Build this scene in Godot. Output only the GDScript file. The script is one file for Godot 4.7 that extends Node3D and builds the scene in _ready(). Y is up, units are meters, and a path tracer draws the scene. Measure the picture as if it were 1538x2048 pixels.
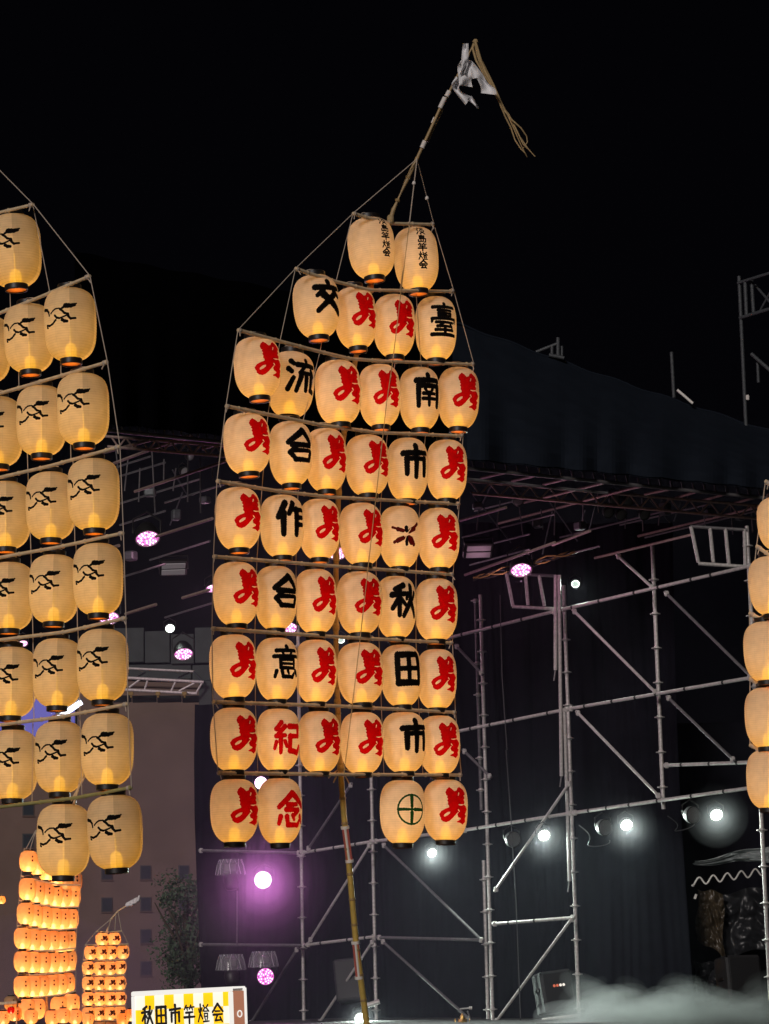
extends Node3D
# Night festival: tall bamboo poles hung with paper lanterns in front of a scaffolded stage.

const FOCAL := 4840.0                      # focal length in pixels of the 1538 x 2048 photograph
const ORDINALS := ["topmost", "second", "third", "fourth", "fifth", "sixth", "seventh", "eighth", "lowest"]
const PLACES := ["leftmost", "second", "third", "fourth", "fifth", "sixth"]

var camera_frame := Transform3D()
var rng := RandomNumberGenerator.new()
var M := {}
var shell_mesh := {}
var ring_mesh: ArrayMesh
var plate_mesh: ArrayMesh
var bulb_mesh: ArrayMesh
var hanger_mesh: ArrayMesh
var paper := {}
var taken := {}


# ---------------------------------------------------------------- helpers
func at(px: float, py: float, depth: float) -> Vector3:
	return camera_frame * (Vector3((px - 769.0) / FOCAL, -(py - 1024.0) / FOCAL, -1.0) * depth)


func path(points: Array, depth: Callable, nearer := 0.0) -> PackedVector3Array:
	var out := PackedVector3Array()
	for p in points:
		out.append(at(p[0], p[1], depth.call(p[0]) - nearer))
	return out


func numbered(called: String) -> String:
	if not taken.has(called):
		taken[called] = 0
		return called
	taken[called] += 1
	return "%s_%03d" % [called, taken[called]]


func mat(color: Color, rough := 0.7, metal := 0.0) -> StandardMaterial3D:
	var m := StandardMaterial3D.new()
	m.albedo_color = Color(color.r, color.g, color.b).linear_to_srgb()
	m.roughness = rough
	m.metallic = metal
	return m


func glow(color: Color, energy: float) -> StandardMaterial3D:
	var m := StandardMaterial3D.new()
	m.albedo_color = Color(0.16, 0.16, 0.16)
	m.roughness = 0.4
	m.emission_enabled = true
	m.emission = color
	m.emission_energy_multiplier = energy
	return m


func noisy(color: Color, rough: float, metal: float, scale: float, low: float, seed_value := 1, relief := 0.0) -> StandardMaterial3D:
	var m := mat(Color(1, 1, 1), rough, metal)
	var n := FastNoiseLite.new()
	n.seed = seed_value
	n.frequency = 0.02
	n.fractal_octaves = 5
	var g := Gradient.new()
	g.set_color(0, Color(color.r * low, color.g * low, color.b * low).linear_to_srgb())
	g.set_color(1, color.linear_to_srgb())
	var t := NoiseTexture2D.new()
	t.width = 256
	t.height = 256
	t.seamless = true
	t.noise = n
	t.color_ramp = g
	m.albedo_texture = t
	m.uv1_triplanar = true
	m.uv1_world_triplanar = true
	m.uv1_scale = Vector3.ONE * scale
	if relief > 0.0:
		var h := NoiseTexture2D.new()
		h.width = 256
		h.height = 256
		h.seamless = true
		h.noise = n
		m.heightmap_enabled = true
		m.heightmap_texture = h
		m.heightmap_scale = relief
	return m


func start() -> SurfaceTool:
	var st := SurfaceTool.new()
	st.begin(Mesh.PRIMITIVE_TRIANGLES)
	return st


func tri(st: SurfaceTool, p: Array, n: Array, uv: Array) -> void:
	var face: Vector3 = (p[1] - p[0]).cross(p[2] - p[0])
	var order := [0, 1, 2] if face.dot(n[0] + n[1] + n[2]) < 0.0 else [0, 2, 1]
	for i in order:
		st.set_normal(n[i])
		st.set_uv(uv[i])
		st.add_vertex(p[i])


func quad(st: SurfaceTool, a: Vector3, b: Vector3, c: Vector3, d: Vector3, n: Vector3) -> void:
	tri(st, [a, b, c], [n, n, n], [Vector2(0, 1), Vector2(1, 1), Vector2(1, 0)])
	tri(st, [a, c, d], [n, n, n], [Vector2(0, 1), Vector2(1, 0), Vector2(0, 0)])


func tube(st: SurfaceTool, pts: PackedVector3Array, r0: float, r1 := -1.0, sides := 8) -> void:
	if r1 < 0.0:
		r1 = r0
	var rings := []
	var count := pts.size()
	for i in count:
		var t: Vector3 = (pts[mini(i + 1, count - 1)] - pts[maxi(i - 1, 0)]).normalized()
		var s := t.cross(Vector3(0.31, 0.9, 0.3) if absf(t.y) < 0.9 else Vector3(1, 0, 0.2)).normalized()
		var u := s.cross(t)
		var r := lerpf(r0, r1, float(i) / maxf(count - 1, 1))
		var ring := []
		for k in sides:
			var a := TAU * k / sides
			ring.append([pts[i] + (s * cos(a) + u * sin(a)) * r, s * cos(a) + u * sin(a)])
		rings.append(ring)
	for i in count - 1:
		for k in sides:
			var k2 := (k + 1) % sides
			var a: Array = rings[i][k]
			var b: Array = rings[i][k2]
			var c: Array = rings[i + 1][k2]
			var d: Array = rings[i + 1][k]
			var u0 := float(k) / sides
			tri(st, [a[0], b[0], c[0]], [a[1], b[1], c[1]], [Vector2(u0, i), Vector2(u0 + 0.1, i), Vector2(u0 + 0.1, i + 1)])
			tri(st, [a[0], c[0], d[0]], [a[1], c[1], d[1]], [Vector2(u0, i), Vector2(u0 + 0.1, i + 1), Vector2(u0, i + 1)])
	for e in [0, count - 1]:
		var n: Vector3 = (pts[0] - pts[1]).normalized() if e == 0 else (pts[e] - pts[e - 1]).normalized()
		for k in range(1, sides - 1):
			tri(st, [rings[e][0][0], rings[e][k][0], rings[e][k + 1][0]], [n, n, n], [Vector2.ZERO, Vector2.RIGHT, Vector2.DOWN])


func rod(st: SurfaceTool, a: Vector3, b: Vector3, r: float, sides := 8) -> void:
	tube(st, PackedVector3Array([a, b]), r, r, sides)


# a box whose axes are the columns of frame; size along those axes
func block(st: SurfaceTool, centre: Vector3, size: Vector3, frame := Basis(), bevel := 0.0) -> void:
	var h := size * 0.5
	if bevel > 0.0:
		bevel = minf(bevel, minf(h.x, minf(h.y, h.z)) * 0.6)
	for axis in 3:
		var a1 := (axis + 1) % 3
		var a2 := (axis + 2) % 3
		for s in [-1.0, 1.0]:
			var n := Vector3.ZERO
			n[axis] = s
			var q := []
			for k in [[-1, -1], [1, -1], [1, 1], [-1, 1]]:
				var p := Vector3.ZERO
				p[axis] = s * h[axis]
				p[a1] = k[0] * (h[a1] - bevel)
				p[a2] = k[1] * (h[a2] - bevel)
				q.append(centre + frame * p)
			quad(st, q[0], q[1], q[2], q[3], frame * n)
	if bevel > 0.0:
		for axis in 3:
			var a1 := (axis + 1) % 3
			var a2 := (axis + 2) % 3
			for s1 in [-1.0, 1.0]:
				for s2 in [-1.0, 1.0]:
					var q := []
					for k in [[-1, 0], [1, 0], [1, 1], [-1, 1]]:
						var p := Vector3.ZERO
						p[axis] = k[0] * (h[axis] - bevel)
						p[a1] = s1 * (h[a1] - (bevel if k[1] == 1 else 0.0))
						p[a2] = s2 * (h[a2] - (0.0 if k[1] == 1 else bevel))
						q.append(centre + frame * p)
					var n := Vector3.ZERO
					n[a1] = s1
					n[a2] = s2
					quad(st, q[0], q[1], q[2], q[3], (frame * n).normalized())


# a lathe about the line from base along axis; profile of Vector2(radius, height)
func lathe(st: SurfaceTool, base: Vector3, axis: Vector3, profile: PackedVector2Array, sides := 20, sharp := false) -> void:
	var up := axis.normalized()
	var s := up.cross(Vector3(0.2, 0.1, 1.0) if absf(up.z) < 0.9 else Vector3(1, 0.1, 0)).normalized()
	var u := s.cross(up)
	var count := profile.size()
	for i in count - 1:
		var na := Vector2.ZERO
		var nb := Vector2.ZERO
		var seg := profile[i + 1] - profile[i]
		na = Vector2(seg.y, -seg.x).normalized()
		nb = na
		if not sharp:
			var before := profile[i] - profile[maxi(i - 1, 0)]
			var after := profile[mini(i + 2, count - 1)] - profile[i + 1]
			na = (na + Vector2(before.y, -before.x).normalized()).normalized()
			nb = (nb + Vector2(after.y, -after.x).normalized()).normalized()
		for k in sides:
			var p := []
			var n := []
			var uv := []
			for c in [[i, 0, na], [i, 1, na], [i + 1, 1, nb], [i + 1, 0, nb]]:
				var a: float = TAU * (k + c[1]) / sides
				var d := s * cos(a) + u * sin(a)
				var q: Vector2 = profile[c[0]]
				p.append(base + d * q.x + up * q.y)
				n.append((d * c[2].x + up * c[2].y).normalized())
				uv.append(Vector2(float(k + c[1]) / sides, float(c[0]) / (count - 1)))
			tri(st, [p[0], p[1], p[2]], [n[0], n[1], n[2]], [uv[0], uv[1], uv[2]])
			tri(st, [p[0], p[2], p[3]], [n[0], n[2], n[3]], [uv[0], uv[2], uv[3]])


func obj(called: String, mesh: Variant, material: Material, parent: Node3D = self) -> MeshInstance3D:
	var o := MeshInstance3D.new()
	o.name = numbered(called) if parent == self else called
	o.mesh = mesh.commit() if mesh is SurfaceTool else mesh
	o.material_override = material
	parent.add_child(o, true)
	return o


# a part built in world coordinates, hung under a thing that is not turned
func part(called: String, st: SurfaceTool, material: Material, parent: Node3D) -> MeshInstance3D:
	var o := obj(called, st, material, parent)
	var origin := Vector3.ZERO
	var p: Node = parent
	while p != self:
		origin += p.position
		p = p.get_parent()
	o.position = -origin
	return o


func tag(o: Node3D, label: String, category: String, group := "") -> Node3D:
	o.set_meta("label", label)
	o.set_meta("category", category)
	if group:
		o.set_meta("group", group)
	return o


func thing(called: String, where: Vector3, label: String, category: String, group := "") -> Node3D:
	var o := Node3D.new()
	o.name = numbered(called)
	add_child(o)
	o.position = where
	tag(o, label, category, group)
	return o


func structure(o: Node3D) -> Node3D:
	o.set_meta("kind", "structure")
	return o


func facing(direction: Vector3) -> Basis:     # z axis along direction, y upward
	var z := direction.normalized()
	var x := Vector3.UP.cross(z).normalized()
	return Basis(x, z.cross(x), z)


# ---------------------------------------------------------------- writing
# every stroke: x, y, x, y, ... in hundredths of the character's box, then its radius in hundredths of the height
func strokes(called: String) -> Array:
	match called:
		"young": return [[32, 9, 40, 28, 8], [88, 7, 73, 22, 8], [36, 23, 80, 23, 7], [36, 36, 80, 36, 6.5], [44, 22, 44, 52, 12], [60, 22, 58, 46, 10], [62, 56, 90, 58, 6], [90, 58, 80, 70, 7], [74, 72, 92, 75, 6], [90, 78, 95, 90, 6.5], [94, 94, 74, 95, 3], [42, 56, 12, 68, 6], [12, 68, 6, 80, 6], [6, 80, 14, 90, 5], [14, 90, 28, 89, 5], [28, 89, 50, 73, 6], [50, 73, 60, 58, 7]]
		"dai": return [[60, 5, 10, 42, 8.5], [62, 6, 92, 42, 8.5], [22, 50, 90, 49, 7.5], [34, 56, 16, 70, 6], [28, 67, 88, 65, 6], [15, 73, 32, 92, 7], [32, 94, 88, 94, 6.5], [92, 70, 87, 92, 8]]
		"exchange": return [[50, 2, 52, 14, 7], [6, 22, 94, 20, 7], [30, 32, 12, 48, 6], [68, 32, 88, 46, 6], [66, 44, 12, 95, 7], [32, 46, 92, 96, 9]]
		"flow": return [[10, 8, 20, 16, 6], [4, 32, 14, 40, 6], [4, 92, 20, 58, 6], [60, 2, 62, 12, 5], [30, 18, 96, 16, 6], [56, 18, 40, 42, 86, 40, 5], [80, 30, 92, 46, 5], [44, 52, 30, 96, 6], [62, 52, 62, 92, 6], [82, 50, 82, 88, 98, 92, 6]]
		"south": return [[50, 2, 50, 20, 7], [6, 20, 94, 17, 7], [14, 36, 12, 98, 7], [14, 36, 88, 36, 6.5], [88, 36, 86, 96, 8], [36, 46, 42, 54, 4], [64, 46, 58, 54, 4], [30, 61, 72, 60, 4.5], [28, 77, 74, 76, 4.5], [50, 58, 50, 96, 5]]
		"city": return [[50, 2, 52, 18, 8], [4, 26, 96, 20, 7], [18, 42, 18, 88, 7.5], [18, 42, 84, 40, 6], [84, 40, 84, 88, 8], [51, 26, 50, 97, 7]]
		"work": return [[26, 2, 4, 46, 8], [20, 34, 20, 98, 8], [54, 2, 38, 36, 7], [46, 22, 96, 20, 6], [66, 22, 66, 98, 8], [66, 46, 94, 44, 6], [66, 68, 94, 66, 6]]
		"autumn": return [[46, 3, 14, 16, 7], [4, 34, 52, 30, 7], [30, 14, 30, 96, 7], [28, 46, 6, 76, 7], [34, 46, 52, 64, 6], [60, 28, 56, 46, 5], [94, 24, 84, 44, 5], [76, 4, 70, 54, 46, 98, 7], [74, 54, 98, 96, 7]]
		"mind": return [[50, 2, 52, 8, 6], [12, 14, 90, 12, 5], [32, 16, 36, 26, 4], [68, 16, 62, 26, 4], [4, 32, 98, 30, 5], [26, 41, 26, 66, 5], [26, 41, 76, 41, 4.5], [76, 41, 76, 66, 5], [26, 54, 76, 54, 3.5], [26, 67, 76, 67, 4.5], [12, 77, 6, 94, 5], [30, 77, 34, 93, 70, 94, 76, 84, 5], [50, 75, 54, 83, 4], [84, 75, 94, 88, 5]]
		"field": return [[10, 5, 10, 96, 8], [10, 6, 90, 4, 8], [90, 4, 92, 94, 8], [10, 94, 92, 93, 8], [50, 6, 50, 92, 6.5], [10, 50, 90, 48, 6]]
		"record": return [[24, 2, 8, 22, 26, 26, 6], [36, 14, 8, 44, 36, 42, 6], [22, 44, 22, 94, 6], [8, 62, 2, 82, 5], [36, 60, 42, 76, 5], [52, 14, 90, 12, 7], [90, 12, 88, 42, 7], [54, 44, 88, 42, 6], [54, 44, 54, 88, 92, 92, 98, 74, 7]]
		"thought": return [[50, 2, 6, 42, 7], [52, 3, 96, 38, 8], [34, 36, 66, 34, 6], [28, 50, 74, 50, 56, 66, 6], [10, 70, 4, 90, 6], [30, 70, 34, 94, 74, 94, 80, 82, 6], [50, 66, 56, 78, 5], [84, 68, 96, 84, 6]]
		"terrace": return [[50, 2, 50, 12, 5], [8, 12, 92, 10, 4.5], [26, 22, 76, 21, 3.5], [28, 31, 74, 30, 3.5], [28, 31, 28, 38, 3.5], [74, 30, 74, 38, 3.5], [28, 39, 74, 38, 3.2], [6, 48, 94, 46, 4], [8, 48, 6, 57, 4], [94, 46, 92, 56, 4], [20, 59, 82, 58, 3.7], [46, 60, 28, 71, 3.5], [24, 71, 78, 70, 3.6], [72, 64, 80, 74, 3.5], [18, 82, 84, 81, 3.8], [51, 72, 51, 95, 4.5], [4, 96, 96, 95, 4.5]]
		"pole": return [[25, 3, 8, 24, 5], [18, 14, 44, 14, 4.5], [30, 16, 34, 28, 4.5], [65, 3, 52, 22, 5], [60, 14, 94, 12, 4.5], [74, 16, 80, 28, 4.5], [22, 41, 80, 39, 6], [6, 65, 96, 63, 6.5], [50, 41, 50, 98, 6.5]]
		"lamp": return [[10, 28, 14, 46, 4], [38, 24, 32, 40, 4], [24, 4, 24, 50, 4, 94, 5], [26, 56, 42, 80, 5], [50, 10, 62, 24, 46, 40, 4.5], [90, 8, 74, 22, 98, 42, 4.5], [58, 41, 86, 41, 4], [58, 53, 86, 53, 86, 68, 58, 68, 58, 53, 4], [62, 75, 66, 86, 4], [86, 75, 80, 86, 4], [48, 95, 98, 93, 4.5]]
		"meet": return [[50, 2, 6, 44, 6.5], [50, 2, 95, 42, 7], [30, 40, 70, 40, 5], [12, 58, 88, 56, 6], [48, 60, 28, 88, 78, 86, 5.5], [70, 72, 88, 94, 5.5]]
		"light": return [[10, 10, 22, 18, 5.5], [4, 36, 16, 44, 5.5], [4, 94, 22, 60, 5.5], [44, 12, 50, 24, 4.5], [90, 8, 80, 22, 4.5], [67, 3, 67, 22, 40, 48, 5], [68, 24, 95, 48, 5.5], [44, 60, 50, 72, 4.5], [90, 58, 80, 70, 4.5], [67, 52, 67, 72, 38, 97, 5], [68, 74, 96, 97, 5.5]]
		"island": return [[50, 2, 38, 12, 4.5], [24, 14, 24, 54, 5], [24, 14, 78, 14, 78, 36, 5], [24, 26, 78, 26, 4], [24, 39, 78, 39, 4.5], [24, 53, 94, 51, 90, 92, 78, 96, 5.5], [12, 66, 12, 88, 66, 87, 5], [40, 60, 40, 86, 5], [66, 66, 66, 88, 5]]
		"horse": return [[68.3, 20.5, 76, 11.2, 3.8], [75.7, 11.2, 86.9, 11.8, 7.9], [86.6, 11.8, 95.1, 7.4, 6.3], [94.8, 7.4, 99.3, 1.6, 2.7], [12.3, 11.2, 25.5, 16.4, 5.2], [25.5, 16.4, 32, 28.8, 4.7], [32, 28.8, 33.7, 45.2, 3.3], [39.3, 37, 45, 27.4, 51.8, 20.8, 60.6, 20, 2.5], [63, 23.8, 68.3, 32.9, 72.6, 42.5, 80.1, 47.9, 3.8], [79.8, 48.5, 81.5, 58.9, 4.9], [81.5, 58.9, 85.6, 68.5, 96.8, 65.8, 3.8], [50.1, 49.3, 55, 60.3, 61.8, 63.8, 3.6], [61.8, 63.8, 70.5, 58.9, 79.8, 51.2, 2.7], [67.6, 71.5, 71.9, 78.1, 78.1, 79.5, 5.2], [51.8, 69.9, 44.1, 83.6, 34.2, 89, 24.4, 83.6, 3.6], [24.4, 92.3, 28.6, 96.7, 3]]
		"dots": return [[50, 15, 50, 22, 11], [50, 78, 50, 86, 12]]
	return []


func ink(im: Image, box: Rect2, list: Array, color: Color, metres: Vector2, seed_value := 3, bold := 1.0) -> void:   # box in texels; metres per texel
	var wob := FastNoiseLite.new()
	wob.seed = seed_value
	wob.frequency = 0.09
	for s in list:
		var n: int = (s.size() - 1) / 2
		var r: float = s[-1] * 0.0118 * bold * box.size.y * metres.y
		for k in n - 1:
			var a := (box.position + Vector2(s[k * 2], s[k * 2 + 1]) * 0.01 * box.size) * metres
			var b := (box.position + Vector2(s[k * 2 + 2], s[k * 2 + 3]) * 0.01 * box.size) * metres
			var lo := (Vector2(minf(a.x, b.x), minf(a.y, b.y)) - Vector2(r, r) * 1.3) / metres
			var hi := (Vector2(maxf(a.x, b.x), maxf(a.y, b.y)) + Vector2(r, r) * 1.3) / metres
			var ab := b - a
			for y in range(maxi(0, int(lo.y)), mini(im.get_height(), int(hi.y) + 2)):
				for x in range(maxi(0, int(lo.x)), mini(im.get_width(), int(hi.x) + 2)):
					var p := Vector2(x + 0.5, y + 0.5) * metres
					var t := clampf((p - a).dot(ab) / maxf(ab.length_squared(), 1e-9), 0.0, 1.0)
					var rr := r * (1.08 - 0.2 * t + 0.22 * wob.get_noise_2d(x, y))
					var c := clampf(0.5 + (rr - p.distance_to(a + ab * t)) / metres.x * 0.8, 0.0, 1.0)
					if c > 0.0:
						im.set_pixel(x, y, im.get_pixel(x, y).lerp(color, c))


func blot(im: Image, box: Rect2, outline: Array, color: Color) -> void:      # a filled brush shape
	var poly := PackedVector2Array()
	for k in outline.size() / 2:
		poly.append(box.position + Vector2(outline[k * 2], outline[k * 2 + 1]) * 0.01 * box.size)
	var rough := FastNoiseLite.new()
	rough.seed = 5
	rough.frequency = 0.06
	for y in range(int(box.position.y) - 4, int(box.end.y) + 6):
		for x in range(int(box.position.x) - 4, int(box.end.x) + 8):
			var c := 0.0
			var shift := Vector2(rough.get_noise_2d(x, y), rough.get_noise_2d(x + 300, y)) * 3.0
			for j in 4:
				if Geometry2D.is_point_in_polygon(Vector2(x + 0.25 + 0.5 * (j % 2), y + 0.25 + 0.5 * (j / 2)) + shift, poly):
					c += 0.25
			if c > 0.0:
				im.set_pixel(x, y, im.get_pixel(x, y).lerp(color, c))


func paper_base(tone: Color, panel: bool, seed_value: int) -> Image:
	var n := FastNoiseLite.new()
	n.seed = seed_value
	n.frequency = 0.012
	n.fractal_octaves = 5
	var grain := n.get_image(1024, 512)
	var im := Image.create(1024, 512, false, Image.FORMAT_RGBA8)
	for y in 512:
		var hoop := 0.94 if y % 18 < 3 else 1.0
		for x in 1024:
			var v := hoop * (0.945 + 0.06 * grain.get_pixel(x, y).r)
			if x % 128 < 3:
				v *= 0.965
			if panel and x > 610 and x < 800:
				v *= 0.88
			im.set_pixel(x, y, Color(tone.r * v, tone.g * v, tone.b * v, 0.92))
	return im


func make_paper(called: String, base: Image, glyph: Variant, color: Color, width: float, height: float, top: float, radius: float, tall: float) -> void:
	var im: Image = base.duplicate()
	var metres := Vector2(TAU * radius / 1024.0, tall / 512.0)
	var box := Rect2(512.0 - width / metres.x * 0.5, top / metres.y, width / metres.x, height / metres.y)
	if glyph is Array:
		for k in glyph.size():
			var h: float = box.size.y / glyph.size()
			ink(im, Rect2(box.position.x, box.position.y + h * k, box.size.x, h * 0.92), strokes(glyph[k]), color, metres, k, 1.3)
	elif glyph == "young":
		var outline := [31.2, 2.3, 23.5, 7.9, 20.1, 15.2, 22.5, 21.9, 27.8, 24.4, 25.2, 28.5, 28.8, 32.7, 25.9, 37.3, 29, 41, 27.3, 46.9, 31.2, 51.5, 30.7, 56.9, 19.2, 61, 7.7, 66.2, 1, 74, 2.5, 79.2, 6.1, 83.3, 5.8, 87.7, 11.1, 92.1, 20.4, 94.4, 29.3, 91.5, 39.2, 84.4, 49.8, 74, 58.4, 66, 64, 68.1, 58.4, 74.4, 60.9, 79.8, 73.6, 83.5, 70.7, 89, 58.4, 94.2, 71.4, 95.6, 83.5, 99.4, 95.2, 91.5, 90.5, 84.8, 97.2, 77.3, 86.3, 74, 94, 67.7, 101, 59.4, 92.7, 53.1, 85.3, 49, 69.3, 51.9, 57.8, 50.2, 58.4, 46, 83.5, 44.4, 86.3, 40.2, 79.1, 33.1, 86.3, 29, 81.7, 22.3, 91.6, 17.7, 86.3, 9, 71.4, 0.6, 62.1, 4, 57.2, 10.6, 47.1, 13.5, 39.2, 6.5]
		var edge := []
		for k in outline.size() / 2:
			var j := (k + 1) % (outline.size() / 2)
			edge.append([outline[k * 2], outline[k * 2 + 1], outline[j * 2], outline[j * 2 + 1], 1.3])
		blot(im, box, outline, color)
		ink(im, box, edge, color, metres)
		blot(im, box, [12.5, 79.8, 15.6, 75, 23.9, 69.4, 33.2, 67.3, 31.7, 72.3, 23.9, 77.7, 16.8, 81], base.get_pixel(300, 200))
		ink(im, box, [[64, 16, 60, 23, 1.2], [60, 62, 64, 66, 1.5]], base.get_pixel(300, 200), metres)
	elif glyph == "cross":
		var ring := []
		for k in 24:
			var a := TAU * k / 24
			var b := TAU * (k + 1) / 24
			ring.append([50 + 44 * cos(a), 50 + 46 * sin(a), 50 + 44 * cos(b), 50 + 46 * sin(b), 2.5])
		ink(im, box, ring + [[50, 9, 50, 40, 5], [50, 40, 50, 60, 3], [50, 60, 50, 91, 5], [10, 50, 40, 50, 4], [40, 50, 60, 50, 3], [60, 50, 90, 50, 4.5]], color, metres)
	elif glyph == "petals":
		ink(im, box, [[6, 26, 30, 36, 4], [24, 34, 42, 40, 7], [98, 8, 76, 30, 5], [82, 28, 62, 42, 8], [12, 84, 34, 72, 5], [24, 78, 42, 68, 8], [62, 66, 70, 86, 8], [70, 70, 82, 90, 8]], color, metres)
		ink(im, box, [[52, 28, 53, 40, 7], [53, 68, 54, 92, 6.5]], Color(0.03, 0.02, 0.02), metres)
		ink(im, box, [[68, 30, 52, 58, 46, 84, 1.6]], base.get_pixel(300, 200), metres)
	elif glyph != "":
		ink(im, box, strokes(glyph), color, metres, 3, 1.15 if glyph == "horse" else 1.0 if glyph in ["dots", "dai"] else 1.08 if glyph in ["young", "record", "thought", "terrace", "mind"] else 1.13)
	var m := StandardMaterial3D.new()
	m.albedo_color = Color(1, 1, 1, 1)
	m.albedo_texture = ImageTexture.create_from_image(im)
	m.transparency = BaseMaterial3D.TRANSPARENCY_ALPHA
	m.roughness = 0.75
	m.metallic_specular = 0.3
	m.backlight_enabled = true
	m.backlight = Color(1, 1, 1)
	m.cull_mode = BaseMaterial3D.CULL_DISABLED
	paper[called] = m


# ---------------------------------------------------------------- lanterns
func make_lantern_meshes() -> void:
	for kind in ["round", "barrel"]:
		var tall := 0.47 if kind == "round" else 0.49
		var rad := 0.18 if kind == "round" else 0.19
		var ys := [0.0, 0.025, 0.075, 0.15, 0.26, 0.42, 0.60, 0.75, 0.86, 0.93, 0.975, 1.0]
		var ws := [0.47, 0.62, 0.78, 0.90, 0.975, 1.0, 0.985, 0.925, 0.81, 0.68, 0.55, 0.44] if kind == "round" else [0.48, 0.63, 0.81, 0.925, 0.99, 1.0, 0.993, 0.955, 0.86, 0.73, 0.58, 0.45]
		var curve := Curve.new()
		curve.bake_resolution = 200
		for i in ys.size():
			curve.add_point(Vector2(ys[i], ws[i]))
		for i in ys.size():
			var i0 := maxi(i - 1, 0)
			var i1 := mini(i + 1, ys.size() - 1)
			var slope: float = (ws[i1] - ws[i0]) / (ys[i1] - ys[i0])
			curve.set_point_left_tangent(i, slope)
			curve.set_point_right_tangent(i, slope)
		var hoops := 26 if kind == "round" else 24
		var bulge := 0.0011 if kind == "round" else 0.0020
		var rows := hoops * 3
		var sides := 40
		var st := start()
		var prof := []
		for i in rows + 1:
			var t := float(i) / rows
			prof.append(Vector2(curve.sample(t) * rad + bulge * absf(sin(t * hoops * PI)), tall * (1.0 - t)))
		for i in rows:
			for k in sides:
				var p := []
				var n := []
				var uv := []
				for c in [[i, 0], [i, 1], [i + 1, 1], [i + 1, 0]]:
					var f := float(k + c[1]) / sides
					var a := (f - 0.5) * TAU
					var q: Vector2 = prof[c[0]]
					var d: Vector2 = prof[maxi(c[0] - 1, 0)] - prof[mini(c[0] + 1, rows)]
					var m2 := Vector2(d.y, -d.x).normalized()
					p.append(Vector3(sin(a) * q.x, q.y, cos(a) * q.x))
					n.append(Vector3(sin(a) * m2.x, m2.y, cos(a) * m2.x))
					uv.append(Vector2(f, float(c[0]) / rows))
				tri(st, [p[0], p[1], p[2]], [n[0], n[1], n[2]], [uv[0], uv[1], uv[2]])
				tri(st, [p[0], p[2], p[3]], [n[0], n[2], n[3]], [uv[0], uv[2], uv[3]])
		shell_mesh[kind] = st.commit()
	var r := start()
	lathe(r, Vector3.ZERO, Vector3.UP, PackedVector2Array([Vector2(0.072, -0.004), Vector2(0.079, -0.003), Vector2(0.081, 0.0), Vector2(0.082, 0.033), Vector2(0.08, 0.036), Vector2(0.073, 0.036), Vector2(0.072, -0.004)]), 28, true)
	ring_mesh = r.commit()
	var pl := start()
	lathe(pl, Vector3.ZERO, Vector3.UP, PackedVector2Array([Vector2(0.0005, 0.0), Vector2(0.0715, 0.0), Vector2(0.0715, 0.008), Vector2(0.0005, 0.008)]), 24, true)
	plate_mesh = pl.commit()
	var b := start()
	lathe(b, Vector3.ZERO, Vector3.UP, PackedVector2Array([Vector2(0.001, 0.0), Vector2(0.034, 0.0), Vector2(0.042, 0.02), Vector2(0.041, 0.085), Vector2(0.03, 0.112), Vector2(0.004, 0.122), Vector2(0.003, 0.235), Vector2(0.0005, 0.236)]), 14)  # thin upper tip is added to enclose the raised light
	bulb_mesh = b.commit()
	var h := start()
	tube(h, PackedVector3Array([Vector3(-0.07, 0.0, 0.0), Vector3(-0.072, 0.012, 0.005), Vector3(-0.05, 0.02, 0.01), Vector3(0.0, 0.024, 0.012), Vector3(0.05, 0.02, 0.01), Vector3(0.072, 0.012, 0.005), Vector3(0.07, 0.0, 0.0)]), 0.004, 0.004, 5)
	hanger_mesh = h.commit()


# base is the point under the lantern's lower ring; wide and high stretch the stock lantern
func lantern(base: Vector3, kind: String, face: String, turn: float, tilt: float, wide: float, high: float, label: String, group: String, power: float, warm: Color, bulb: Material, called := "paper_lantern", lamp_height := 0.25) -> Node3D:
	var t := thing(called, base, label, "lantern", group)
	var to_eye := camera_frame.origin - base
	var yaw := atan2(to_eye.x, to_eye.z)
	t.basis = Basis(to_eye.normalized(), tilt) * Basis(Vector3.UP, yaw + turn) * Basis.from_scale(Vector3(wide, high, wide))
	var tall := 0.47 if kind == "round" else 0.49
	obj("paper_shell", shell_mesh[kind], paper[face], t).position = Vector3(0, 0.034, 0)
	obj("lower_ring", ring_mesh, M.lacquer, t)
	var upper := obj("upper_ring", ring_mesh, M.lacquer, t)
	upper.position = Vector3(0, tall + 0.036, 0)
	upper.scale = Vector3(1.07, 1.0, 1.07)
	obj("base_plate", plate_mesh, M.plate, t).position = Vector3(0, 0.004, 0)
	obj("bulb", bulb_mesh, bulb, t).position = Vector3(0, 0.028, 0)
	obj("hanger", hanger_mesh, M.cord, t).position = Vector3(0, tall + 0.066, 0)
	var l := OmniLight3D.new()
	l.name = "candle_light"
	l.light_color = warm
	l.light_energy = power * wide * wide
	l.light_size = 0.03
	l.omni_range = 2.0
	l.omni_attenuation = 2.0
	l.shadow_enabled = true
	l.position = Vector3(0, lamp_height, 0)
	t.add_child(l)
	return t


# ---------------------------------------------------------------- the poles
func centre_depth(px: float) -> float:
	return 18.7 + 1.9 * (px - 430.0) / 490.0


func left_depth(px: float) -> float:
	return 16.8 + (240.0 - px) * 0.0036


func wall_depth(px: float) -> float:
	return 39.5 - (px - 605.0) * 0.00695


func eave_depth(px: float) -> float:
	return 33.5 - (1538.0 - px) * 0.0034


func along(points: Array, px: float) -> float:      # y of a polyline at px
	for i in points.size() - 1:
		if px <= points[i + 1][0] or i == points.size() - 2:
			return lerpf(points[i][1], points[i + 1][1], (px - points[i][0]) / (points[i + 1][0] - points[i][0]))
	return points[0][1]


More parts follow.
